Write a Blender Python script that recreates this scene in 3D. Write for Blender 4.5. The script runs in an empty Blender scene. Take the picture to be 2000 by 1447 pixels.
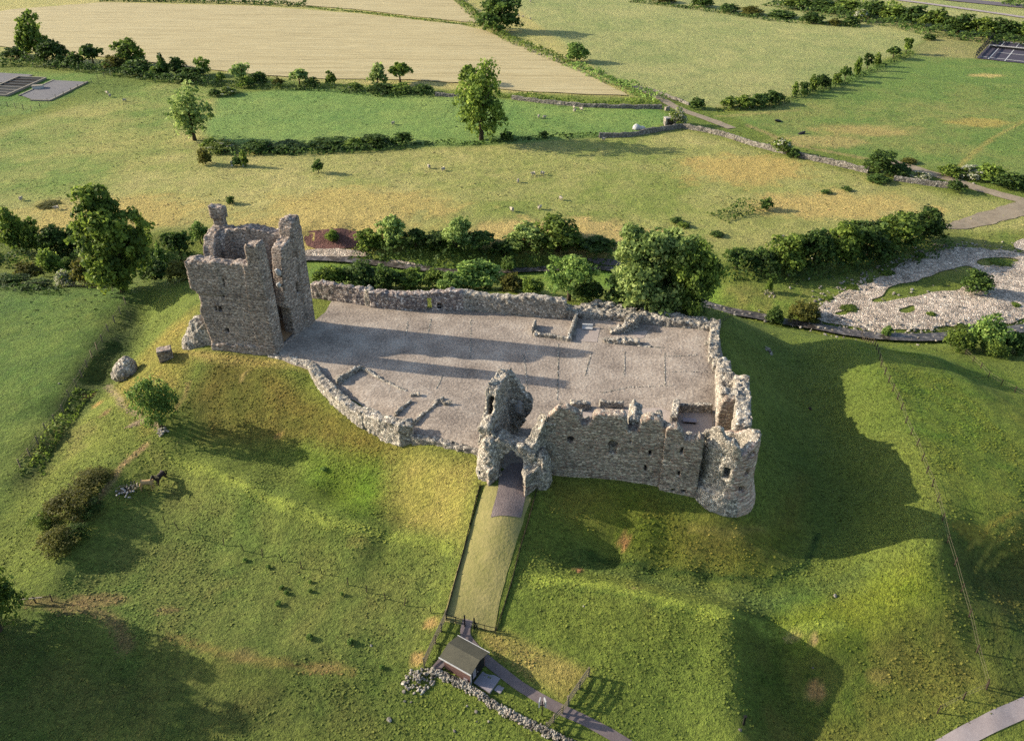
import bpy, bmesh, math, random
import numpy as np
from mathutils import Vector, Matrix, Euler
from mathutils.geometry import delaunay_2d_cdt

random.seed(7)
RNG = np.random.default_rng(7)
SC = bpy.context.scene
COL = SC.collection

# ------------------------------------------------------------------ camera, sky, sun, exposure
F, TH, H, CX, CY = 1589.0, math.radians(32.6), 66.0, 1000.0, 723.5   # photo is 2000 x 1447
CT, ST = math.cos(TH), math.sin(TH)
cam = bpy.data.cameras.new('camera'); cam_o = bpy.data.objects.new('camera', cam); COL.objects.link(cam_o)
cam.sensor_width = 36.0; cam.lens = 36.0 * F / 2000.0; cam.clip_start = 1.0; cam.clip_end = 9000
cam_o.location = (0, 0, H); cam_o.rotation_euler = (math.radians(90) - TH, 0, 0)
SC.camera = cam_o

SUN_EL, SUN_DIR = math.radians(22.0), (-0.979, 0.204)     # horizontal direction towards the sun
w = bpy.data.worlds.new('World'); SC.world = w; w.use_nodes = True
nt = w.node_tree; nt.nodes.clear()
sky = nt.nodes.new('ShaderNodeTexSky'); sky.sky_type = 'NISHITA'; sky.sun_disc = False
sky.sun_elevation = SUN_EL; sky.sun_rotation = math.atan2(SUN_DIR[0], SUN_DIR[1])
sky.air_density = 1.0; sky.dust_density = 1.5
bg = nt.nodes.new('ShaderNodeBackground'); bg.inputs['Strength'].default_value = 0.125
wo = nt.nodes.new('ShaderNodeOutputWorld')
nt.links.new(sky.outputs[0], bg.inputs[0]); nt.links.new(bg.outputs[0], wo.inputs[0])
sl = bpy.data.lights.new('sun', 'SUN'); sl.energy = 4.3; sl.angle = math.radians(0.5); sl.color = (1.0, 0.89, 0.72)
so = bpy.data.objects.new('sun', sl); COL.objects.link(so)
sd = Vector((SUN_DIR[0] * math.cos(SUN_EL), SUN_DIR[1] * math.cos(SUN_EL), math.sin(SUN_EL)))
so.rotation_euler = sd.to_track_quat('Z', 'Y').to_euler(); so.location = (-200, 150, 150)
SC.view_settings.view_transform = 'Standard'; SC.view_settings.look = 'None'
SC.view_settings.exposure = 1.38; SC.view_settings.gamma = 1.0
SC.cycles.use_denoising = False; SC.cycles.max_bounces = 5; SC.cycles.diffuse_bounces = 3; SC.cycles.glossy_bounces = 2
SC.cycles.transmission_bounces = 3; SC.cycles.transparent_max_bounces = 4

# ------------------------------------------------------------------ projection helpers (photo pixel <-> place)
def ray(px, py):
    u = (px - CX) / F; v = -(py - CY) / F
    return np.array([u, CT + v * ST, -ST + v * CT])

def at(px, py, z=0.0):
    d = ray(px, py); t = (z - H) / d[2]
    return np.array([d[0] * t, d[1] * t, z])

def zat(py, x, y):
    v = -(py - CY) / F
    return (v * y * CT - y * ST) / (CT + v * ST) + H

def phit(px, py, A, B):
    d = ray(px, py); A = np.array(A[:2]); B = np.array(B[:2]); e = (B - A) / np.linalg.norm(B - A)
    n = np.array([-e[1], e[0]]); t = (n @ A) / (n @ d[:2]); p = d * t
    return float((p[:2] - A) @ e), float(p[2] + H)

def scale_at(p):
    return F / (p[1] * CT - (p[2] - H) * ST)         # photo pixels per metre

# ------------------------------------------------------------------ noise
def _h(i, j, k, s):
    n = (i.astype(np.int64) * 73856093) ^ (j.astype(np.int64) * 19349663) ^ (k.astype(np.int64) * 83492791) ^ (s * 2654435761)
    n = (n ^ (n >> 13)) & 0xFFFFFFFF
    n = (n * 1274126177) & 0xFFFFFFFF
    n = n ^ (n >> 16)
    return (n & 0xFFFF).astype(np.float32) / 32767.5 - 1.0

def vnoise(x, y, z, s=0):
    xi, yi, zi = np.floor(x), np.floor(y), np.floor(z)
    fx, fy, fz = x - xi, y - yi, z - zi
    fx, fy, fz = [f * f * (3 - 2 * f) for f in (fx, fy, fz)]
    r = 0
    for a in (0, 1):
        for b in (0, 1):
            for c in (0, 1):
                wgt = (fx if a else 1 - fx) * (fy if b else 1 - fy) * (fz if c else 1 - fz)
                r = r + wgt * _h(xi + a, yi + b, zi + c, s)
    return r

def fbm2(x, y, f, octv=3, s=0):
    r = 0; a = 1.0; t = 0
    for o in range(octv):
        r = r + a * vnoise(x * f, y * f, np.zeros_like(x) + .37, s + o); t += a; a *= .55; f *= 2.07
    return r / t

def lin(c):
    c = np.asarray(c, float) / 255.0
    return np.where(c <= 0.04045, c / 12.92, ((c + 0.055) / 1.055) ** 2.4)

def C(r, g, b):               # real-world base colour of a surface that shows as (r,g,b) in the photograph's sunlight
    return lin((r, g, b)) / 2.2

# ------------------------------------------------------------------ mesh / object helpers
ORG = {}
def link(o, parent=None):
    COL.objects.link(o)
    if parent is not None: o.parent = parent
    return o

def tag(o, label=None, cat=None, group=None, kind=None):
    if label: o['label'] = label
    if cat: o['category'] = cat
    if group: o['group'] = group
    if kind: o['kind'] = kind
    return o

def thing(name, label, cat, loc=(0, 0, 0), group=None):
    o = bpy.data.objects.new(name, None); COL.objects.link(o)
    o.empty_display_size = 0.3; o.location = loc; ORG[o.name] = np.array(loc, float)
    return tag(o, label, cat, group)

def mesh_data(name, V, Fc, mat, smooth=False, cols=None):
    V = np.ascontiguousarray(V, np.float32).reshape(-1, 3)
    me = bpy.data.meshes.new(name)
    if isinstance(Fc, np.ndarray):
        k = Fc.shape[1]; n = len(Fc)
        me.vertices.add(len(V)); me.vertices.foreach_set('co', V.ravel())
        me.loops.add(n * k); me.loops.foreach_set('vertex_index', np.ascontiguousarray(Fc, np.int32).ravel())
        me.polygons.add(n); me.polygons.foreach_set('loop_start', np.arange(0, n * k, k, dtype=np.int32))
        me.update(calc_edges=True)
    else:
        me.from_pydata(V.tolist(), [], Fc); me.update()
    if smooth: me.polygons.foreach_set('use_smooth', np.ones(len(me.polygons), bool))
    if cols is not None:
        a = me.color_attributes.new('col', 'FLOAT_COLOR', 'POINT')
        a.data.foreach_set('color', np.ascontiguousarray(np.c_[cols, np.ones(len(cols))], np.float32).ravel())
    if mat is not None: me.materials.append(mat)
    return me

def obj(name, V, Fc, mat, parent=None, smooth=False, cols=None):
    V = np.asarray(V, float).reshape(-1, 3)
    org = ORG.get(parent.name, np.zeros(3)) if parent is not None else np.zeros(3)
    o = bpy.data.objects.new(name, mesh_data(name, V - org, Fc, mat, smooth, cols)); link(o, parent)
    ORG[o.name] = org
    return o

class MB:
    """collects boxes, tubes, rocks and other pieces that become ONE mesh"""
    def __init__(s): s.V = []; s.F = []; s.n = 0
    def add(s, V, Fc):
        V = np.asarray(V, float)
        s.V.append(V); s.F += [tuple(i + s.n for i in f) for f in Fc]; s.n += len(V); return s
    def box(s, c, size, rz=0.0, rx=0.0, jit=0.0):
        a = np.array([[x, y, z] for z in (-.5, .5) for y in (-.5, .5) for x in (-.5, .5)]) * np.array(size)
        if jit: a = a + RNG.uniform(-jit, jit, a.shape)
        m = np.array((Matrix.Rotation(rz, 3, 'Z') @ Matrix.Rotation(rx, 3, 'X')))
        return s.add(a @ m.T + np.array(c), [(0, 2, 3, 1), (4, 5, 7, 6), (0, 1, 5, 4), (2, 6, 7, 3), (0, 4, 6, 2), (1, 3, 7, 5)])
    def bar(s, p, q, wd, ht):
        p = np.array(p, float); q = np.array(q, float); d = q - p; L = np.linalg.norm(d); d = d / L
        sd_ = np.cross(d, [0, 0, 1.0]); sd_ = sd_ / (np.linalg.norm(sd_) + 1e-9) if np.linalg.norm(sd_) > 1e-6 else np.array([1., 0, 0])
        up = np.cross(sd_, d); a = []
        for e in (p, q):
            for (i, j) in ((-1, -1), (1, -1), (1, 1), (-1, 1)): a.append(e + sd_ * i * wd / 2 + up * j * ht / 2)
        return s.add(a, [(0, 1, 2, 3), (7, 6, 5, 4), (0, 4, 5, 1), (1, 5, 6, 2), (2, 6, 7, 3), (3, 7, 4, 0)])
    def tube(s, pts, rad, n=7):
        pts = [np.array(p, float) for p in pts]; V = []; Fc = []
        for i, p in enumerate(pts):
            d = pts[min(i + 1, len(pts) - 1)] - pts[max(i - 1, 0)]; d = d / np.linalg.norm(d)
            a = np.cross(d, [0.31, 0.9, 0.2]); a /= np.linalg.norm(a); b = np.cross(d, a)
            for k in range(n):
                t = 2 * math.pi * k / n; V.append(p + rad[i] * (a * math.cos(t) + b * math.sin(t)))
        for i in range(len(pts) - 1):
            for k in range(n):
                k2 = (k + 1) % n; Fc.append((i * n + k, i * n + k2, (i + 1) * n + k2, (i + 1) * n + k))
        Fc.append(tuple(range(n))[::-1]); Fc.append(tuple((len(pts) - 1) * n + k for k in range(n)))
        return s.add(V, Fc)
    def rock(s, c, size, rng=None):
        r = rng or RNG
        V0, F0 = ROCKS[int(r.integers(len(ROCKS)))]
        m = np.array(Euler((r.uniform(-.5, .5), r.uniform(-.5, .5), r.uniform(0, 6.28))).to_matrix())
        return s.add((V0 * np.array(size) * .5) @ m.T + np.array(c), F0)
    def build(s, name, mat, parent=None, smooth=False):
        return obj(name, np.concatenate(s.V), s.F, mat, parent, smooth)

def _mk_rock(seed):
    bm = bmesh.new(); bmesh.ops.create_icosphere(bm, subdivisions=2, radius=1.0)
    rr = np.random.default_rng(seed); pl = rr.normal(size=(9, 3)); pl /= np.linalg.norm(pl, axis=1)[:, None]; dd = rr.uniform(.62, .95, 9)
    V = np.array([v.co[:] for v in bm.verts])
    for n_, d_ in zip(pl, dd):
        k = V @ n_; V = V - np.outer(np.maximum(k - d_, 0), n_)
    Fc = [tuple(v.index for v in f.verts) for f in bm.faces]; bm.free(); return V, Fc
ROCKS = [_mk_rock(i) for i in range(7)]

# ------------------------------------------------------------------ materials
def new_mat(name):
    m = bpy.data.materials.new(name); m.use_nodes = True; t = m.node_tree; t.nodes.clear()
    out = t.nodes.new('ShaderNodeOutputMaterial'); b = t.nodes.new('ShaderNodeBsdfPrincipled')
    b.inputs['Roughness'].default_value = 0.95; b.inputs['Specular IOR Level'].default_value = 0.15
    t.links.new(b.outputs[0], out.inputs[0])
    return m, t, b

class NB:
    def __init__(s, t): s.t = t
    def n(s, ty, **kw):
        x = s.t.nodes.new('ShaderNode' + ty)
        for k, v in kw.items():
            if k in x.inputs.keys(): s.set(x, k, v)
            else: setattr(x, k, v)
        return x
    def set(s, x, k, v):
        if hasattr(v, 'node'): s.t.links.new(v, x.inputs[k])
        else: x.inputs[k].default_value = v
    def pos(s, sc=(1, 1, 1), rz=0.0):
        g = s.t.nodes.new('ShaderNodeNewGeometry'); m = s.t.nodes.new('ShaderNodeMapping')
        m.inputs['Scale'].default_value = sc; m.inputs['Rotation'].default_value = (0, 0, rz)
        s.t.links.new(g.outputs['Position'], m.inputs['Vector']); return m.outputs[0]
    def noise(s, vec, scale, detail=3, rough=.55):
        x = s.n('TexNoise'); s.set(x, 'Vector', vec); x.inputs['Scale'].default_value = scale
        x.inputs['Detail'].default_value = detail; x.inputs['Roughness'].default_value = rough; return x.outputs['Fac']
    def ramp(s, fac, stops):
        x = s.n('ValToRGB'); s.t.links.new(fac, x.inputs['Fac']); e = x.color_ramp.elements
        while len(e) < len(stops): e.new(0.5)
        for el, (p, c) in zip(e, stops):
            el.position = p; el.color = tuple(c) + (1,) if len(c) == 3 else c
        return x.outputs['Color']
    def math(s, op, a, b=0.0, c=None, clamp=False):
        x = s.n('Math', operation=op); x.use_clamp = clamp
        for i, v in enumerate((a, b) if c is None else (a, b, c)): s.set(x, i, v)
        return x.outputs[0]
    def set(s, x, k, v):
        if isinstance(v, bpy.types.NodeSocket): s.t.links.new(v, x.inputs[k])
        else: x.inputs[k].default_value = v
    def mix(s, fac, a, b, mode='MIX'):
        x = s.n('Mix', data_type='RGBA', blend_type=mode)
        s.set(x, 0, fac)
        for i, v in ((6, a), (7, b)):
            if isinstance(v, bpy.types.NodeSocket): s.t.links.new(v, x.inputs[i])
            else: x.inputs[i].default_value = tuple(v) + (1,)
        return x.outputs[2]
    def scale_col(s, col, fac):
        x = s.n('VectorMath', operation='SCALE'); s.set(x, 0, col); s.set(x, 'Scale', fac); return x.outputs[0]
    def bump(s, height, strength, dist, b):
        x = s.n('Bump'); x.inputs['Strength'].default_value = strength; x.inputs['Distance'].default_value = dist
        s.t.links.new(height, x.inputs['Height']); s.t.links.new(x.outputs[0], b.inputs['Normal'])

def mat_ground():
    m, t, b = new_mat('grassland'); N = NB(t); p = N.pos(); pa = N.pos((1, 1.35, 1))
    a = N.n('Attribute', attribute_name='col').outputs['Color']
    st = lambda x, k: N.math('MULTIPLY_ADD', N.math('SUBTRACT', x, .5), k, .5, clamp=True)
    n1 = st(N.noise(pa, 0.75, 4, .6), 2.6); n2 = st(N.noise(pa, 2.1, 4, .65), 2.6); n3 = st(N.noise(p, 0.16, 4, .6), 2.4); n4 = st(N.noise(p, 6.5, 3, .7), 2.4)
    v = N.math('MULTIPLY_ADD', n1, 0.42, 0.16); v = N.math('MULTIPLY_ADD', n2, 0.85, v); v = N.math('MULTIPLY_ADD', n4, 0.5, v); v = N.math('MULTIPLY_ADD', n3, 0.26, v)
    col = N.scale_col(a, v)
    hue = N.mix(N.math('MULTIPLY', n1, n3), col, (0.15, 0.125, 0.04))
    cool = N.mix(N.math('MULTIPLY', N.math('SUBTRACT', 1.0, n2), .10), N.mix(0.22, col, hue), (0.04, 0.07, 0.03))
    t.links.new(N.mix(1.0, N.scale_col(cool, 1.36), (0.97, 1.04, 0.92), 'MULTIPLY'), b.inputs['Base Color'])
    h = N.math('ADD', N.math('MULTIPLY', n1, 0.35), N.math('ADD', N.math('MULTIPLY', n2, 0.4), N.math('MULTIPLY', n4, 0.25)))
    N.bump(h, 1.0, 0.75, b)
    return m

def mat_noise(name, c1, c2, scale=1.0, detail=4, bump=.3, bd=.1, aniso=(1, 1, 1), rz=0.0, fine=4.0, finek=.5, c3=None):
    m, t, b = new_mat(name); N = NB(t); p = N.pos(aniso, rz)
    n1 = N.noise(p, scale, detail, .6); n2 = N.noise(p, scale * fine, 3, .65)
    f = N.math('ADD', N.math('MULTIPLY', n1, 1 - finek), N.math('MULTIPLY', n2, finek))
    f = N.math('MULTIPLY_ADD', N.math('SUBTRACT', f, .5), 2.4, .5, clamp=True)
    st = [(0.0, c1), (1.0, c2)] if c3 is None else [(0.0, c1), (.55, c2), (1.0, c3)]
    t.links.new(N.ramp(f, st), b.inputs['Base Color'])
    if bump: N.bump(f, bump, bd, b)
    return m

def mat_stone(name, cols, scale=2.6, zs=1.5, mortar=.45, lich=.35, bump=.6, bd=.08, stain=1.0, course=0.0, tone=1.0):
    m, t, b = new_mat(name); N = NB(t); p = N.pos((1, 1, zs)); q = N.pos()
    dist = N.n('TexNoise', Scale=1.7, Detail=2.0); t.links.new(p, dist.inputs['Vector'])
    pv = N.n('VectorMath', operation='MULTIPLY_ADD'); t.links.new(dist.outputs['Color'], pv.inputs[0]); pv.inputs[1].default_value = (.22, .22, .16); t.links.new(p, pv.inputs[2])
    v = N.n('TexVoronoi', feature='F1', Scale=scale); t.links.new(pv.outputs[0], v.inputs['Vector'])
    ve = N.n('TexVoronoi', feature='DISTANCE_TO_EDGE', Scale=scale); t.links.new(pv.outputs[0], ve.inputs['Vector'])
    sep = N.n('SeparateColor'); t.links.new(v.outputs['Color'], sep.inputs[0])
    k = len(cols); base = N.ramp(sep.outputs[0], [(i / (k - 1), c) for i, c in enumerate(cols)])
    big = N.noise(q, .35, 4, .6); fine = N.noise(q, 7.0, 4, .7); mid = N.noise(q, 1.6, 3, .6)
    val = N.math('MULTIPLY_ADD', fine, .7, .65); val = N.math('MULTIPLY', val, N.math('MULTIPLY_ADD', big, .9 * stain, 1 - .45 * stain))
    val = N.math('MULTIPLY', val, N.math('MULTIPLY_ADD', sep.outputs[1], .7, .62))
    col = N.scale_col(base, val)
    mo = N.math('MULTIPLY', ve.outputs['Distance'], 9.0, clamp=True)
    mo = N.math('MULTIPLY_ADD', mo, mortar, 1 - mortar)
    col = N.scale_col(col, N.math('MULTIPLY', mo, tone))
    if course:
        sz = N.n('SeparateXYZ'); t.links.new(q, sz.inputs[0]); zz = N.math('ADD', N.math('MULTIPLY', sz.outputs[2], 2.3), N.math('MULTIPLY', mid, .5))
        ln = N.math('LESS_THAN', N.math('FRACT', zz), .2); band = N.n('TexWhiteNoise', noise_dimensions='1D'); t.links.new(N.math('FLOOR', zz), band.inputs['W'])
        col = N.scale_col(col, N.math('SUBTRACT', N.math('MULTIPLY_ADD', band.outputs['Value'], .4 * course, 1.06 - .2 * course), N.math('MULTIPLY', ln, .55 * course)))
    li = N.math('MULTIPLY', N.math('SUBTRACT', N.math('MULTIPLY_ADD', mid, .5, N.math('MULTIPLY', fine, .5)), .56), 9.0, clamp=True)
    col = N.mix(N.math('MULTIPLY', li, lich), col, (0.42, 0.41, 0.37))
    t.links.new(col, b.inputs['Base Color'])
    h = N.math('ADD', N.math('MULTIPLY', N.math('MINIMUM', ve.outputs['Distance'], .25), 2.4), N.math('MULTIPLY', fine, .45))
    h = N.math('ADD', h, N.math('MULTIPLY', sep.outputs[2], .35))
    N.bump(h, bump, bd, b)
    return m

def mat_leaf(name, c1, c2, c3=None, trans=.42):
    m, t, b = new_mat(name); N = NB(t)
    oi = N.n('ObjectInfo'); a = N.n('Attribute', attribute_name='col').outputs['Fac']
    sep = N.n('SeparateColor'); at_ = N.n('Attribute', attribute_name='col'); t.links.new(at_.outputs['Color'], sep.inputs[0])
    col = N.ramp(sep.outputs[0], [(0, c1), (1, c2)] if c3 is None else [(0, c1), (.6, c2), (1, c3)])
    col = N.scale_col(col, N.math('MULTIPLY_ADD', oi.outputs['Random'], .4, .8))
    t.links.new(col, b.inputs['Base Color']); b.inputs['Roughness'].default_value = .7
    tr = N.n('BsdfTranslucent'); t.links.new(N.scale_col(col, 1.1), tr.inputs['Color'])
    mx = N.n('MixShader'); mx.inputs[0].default_value = trans
    out = [x for x in t.nodes if x.type == 'OUTPUT_MATERIAL'][0]
    t.links.new(b.outputs[0], mx.inputs[1]); t.links.new(tr.outputs[0], mx.inputs[2]); t.links.new(mx.outputs[0], out.inputs[0])
    return m

def mat_plain(name, c, rough=.8, var=.25, sc=3.0, spec=.2):
    m, t, b = new_mat(name); N = NB(t); p = N.pos()
    n = N.noise(p, sc, 4, .65)
    t.links.new(N.scale_col(N.mix(0, tuple(c), tuple(c)), N.math('MULTIPLY_ADD', n, 2 * var, 1 - var)), b.inputs['Base Color'])
    b.inputs['Roughness'].default_value = rough; b.inputs['Specular IOR Level'].default_value = spec
    return m

def CS(r, g, b): return lin((r, g, b)) / 1.3
GREY = [CS(118, 108, 108), CS(150, 138, 130), CS(92, 84, 84), CS(168, 152, 140), CS(128, 112, 104)]
KEEPC = [CS(152, 140, 130), CS(180, 165, 150), CS(114, 104, 98), CS(164, 142, 124), CS(204, 190, 176)]
HALLC = [CS(148, 138, 126), CS(180, 167, 148), CS(118, 110, 100), CS(160, 134, 118), CS(206, 194, 174)]
PALE = [CS(150, 142, 130), CS(194, 184, 166), CS(116, 110, 102), CS(212, 203, 186), CS(168, 155, 140)]
TOWC = [CS(186, 160, 142), CS(200, 180, 160), CS(168, 134, 120), CS(178, 158, 142), CS(208, 194, 178)]
M = {}
M['ground'] = mat_ground()
M['keep'] = mat_stone('keep_masonry', KEEPC, 4.2, 1.7, .3, .3, .6, .07, 1.1, .55, .84)
M['hall'] = mat_stone('hall_masonry', HALLC, 4.0, 2.0, .32, .4, .6, .07, 1.1, .6, .88)
M['tower'] = mat_stone('tower_masonry', TOWC, 3.2, 2.4, .28, .3, .6, .06, 1.0, .8, .92)
M['rubble'] = mat_stone('rubble_core', PALE, 3.9, 1.1, .45, .42, .9, .1, 1.1, 0, .84)
M['curtain'] = mat_stone('curtain_masonry', GREY + [CS(198, 186, 174), CS(210, 198, 186)], 4.0, 1.3, .4, .5, .9, .1)
M['drystone'] = mat_stone('dry_stone', [tuple(.62 * v for v in c_) for c_ in PALE], 1.6, 1.2, .2, .5, .4, .05)
M['fieldstone'] = mat_stone('field_wall_stone', [tuple(.5 * v for v in c_) for c_ in PALE], 3.0, 1.1, .45, .3, .8, .1)
M['gravel'] = mat_noise('yard_gravel', C(112, 100, 91), C(194, 178, 161), .26, 6, .9, .1, fine=11, finek=.5, c3=C(238, 225, 206))
M['apron'] = mat_noise('entrance_gravel', C(112, 98, 96), C(176, 160, 154), 1.2, 5, .7, .06, fine=6, finek=.65)
M['dust'] = mat_noise('pale_dust', C(186, 168, 156), C(214, 200, 188), .9, 4, .3, .04)
M['path'] = mat_noise('tarmac_path', C(118, 104, 104), C(158, 144, 140), .8, 4, .3, .03, fine=9, finek=.4)
M['road'] = mat_noise('pale_road', C(176, 160, 156), C(208, 194, 190), .6, 4, .3, .03, fine=9, finek=.4)
M['dark_road'] = mat_noise('dark_carriageway', C(112, 104, 110), C(140, 130, 134), .5, 4, .2, .03)
M['track'] = mat_noise('earth_track', C(150, 134, 112), C(192, 176, 150), .5, 5, .4, .08, finek=.4)
M['earth'] = mat_noise('bare_earth', C(176, 132, 92), C(214, 174, 128), 1.2, 5, .5, .08)
M['redbank'] = mat_noise('red_earth_bank', C(120, 84, 78), C(176, 128, 116), .8, 5, .9, .4, fine=4, finek=.5)
M['wheat'] = mat_noise('ripe_crop', C(172, 154, 108), C(222, 204, 152), .55, 5, .8, .35, aniso=(.05, 1, 1), rz=.12, fine=3.2, finek=.5, c3=C(234, 220, 174))
M['shingle'] = mat_stone('river_shingle', [CS(164, 148, 132), CS(204, 186, 166), CS(182, 164, 146), CS(216, 202, 182), CS(142, 130, 116)], 2.6, 1, .4, .3, 1.0, .2, 1.7)
M['beds'] = mat_noise('filter_gravel', C(120, 118, 120), C(156, 152, 152), .8, 4, .3, .05)
M['court'] = mat_noise('court_tarmac', C(74, 70, 84), C(98, 92, 104), .3, 4, .1, .02)
M['mown'] = mat_noise('mown_grass', C(150, 148, 84), C(190, 176, 116), .5, 5, .5, .15, fine=6, finek=.45)
M['concrete'] = mat_plain('concrete', C(166, 156, 140), .9, .2)
M['white'] = mat_plain('white_paint', C(226, 224, 220), .6, .08)
M['woodgrey'] = mat_plain('weathered_timber', C(150, 138, 112), .9, .3, 5)
M['wooddark'] = mat_plain('dark_timber', C(70, 58, 48), .9, .3, 5)
M['black'] = mat_plain('dark_iron', C(38, 36, 36), .6, .2)
M['bark'] = mat_plain('tree_bark', C(92, 78, 62), .95, .35, 3)
M['boards'] = mat_noise('brown_boards', C(104, 78, 72), C(140, 108, 100), 1.0, 3, .4, .05, aniso=(.3, .3, 7), finek=.3)
M['darkboards'] = mat_plain('dark_green_boards', C(40, 42, 40), .7, .25)
M['felt'] = mat_noise('roofing_felt', C(92, 90, 78), C(116, 112, 94), .7, 5, .3, .03, fine=8, finek=.35)
M['slab'] = mat_plain('paving_slab', C(178, 170, 176), .85, .12)
M['wool'] = mat_plain('sheep_wool', C(206, 194, 172), .95, .12)
M['face'] = mat_plain('dark_sheep_face', C(90, 82, 74), .9, .1)
M['palomino'] = mat_plain('tan_horse_coat', C(214, 176, 124), .75, .12, 2)
M['mane'] = mat_plain('cream_mane', C(232, 218, 192), .9, .1)
M['darkhorse'] = mat_plain('dark_horse_coat', C(58, 46, 42), .7, .15, 2)
M['plaster'] = mat_plain('pale_plaster', C(196, 190, 184), .9, .15)
m_, t_, b_ = new_mat('river_water'); N_ = NB(t_)
t_.links.new(N_.ramp(N_.noise(N_.pos((1, 1, 1)), .9, 4, .7), [(.38, (0.028, 0.024, 0.02)), (.52, (0.06, 0.05, 0.042)), (.66, (0.17, 0.15, 0.13))]), b_.inputs['Base Color']); b_.inputs['Roughness'].default_value = .35; b_.inputs['Specular IOR Level'].default_value = .25
N_.bump(N_.noise(N_.pos((1, 1, 1)), 1.4, 3), .25, .12, b_); M['water'] = m_
def CL(r, g, b): return lin((r, g, b)) / .95 * np.array([1.12, 1.08, .85])
M['leaf_mid'] = mat_leaf('leaf_mid', CL(48, 66, 34), CL(92, 112, 50), CL(122, 138, 66))
M['leaf_dark'] = mat_leaf('leaf_dark', CL(34, 50, 30), CL(66, 88, 44), CL(90, 108, 54))
M['leaf_light'] = mat_leaf('leaf_light', CL(54, 76, 40), CL(98, 124, 64), CL(134, 152, 92))
M['leaf_grey'] = mat_leaf('leaf_grey', CL(66, 88, 50), CL(124, 144, 86), CL(160, 174, 116))
M['leaf_brown'] = mat_leaf('leaf_brown', CL(54, 58, 30), CL(86, 88, 44), CL(108, 106, 54))
M['leaf_flower'] = mat_leaf('leaf_flower', CL(54, 72, 34), CL(110, 124, 60), CS(176, 176, 150))
M['tuft'] = mat_leaf('tuft', C(74, 84, 34), C(112, 118, 48), C(150, 140, 76))

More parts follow.
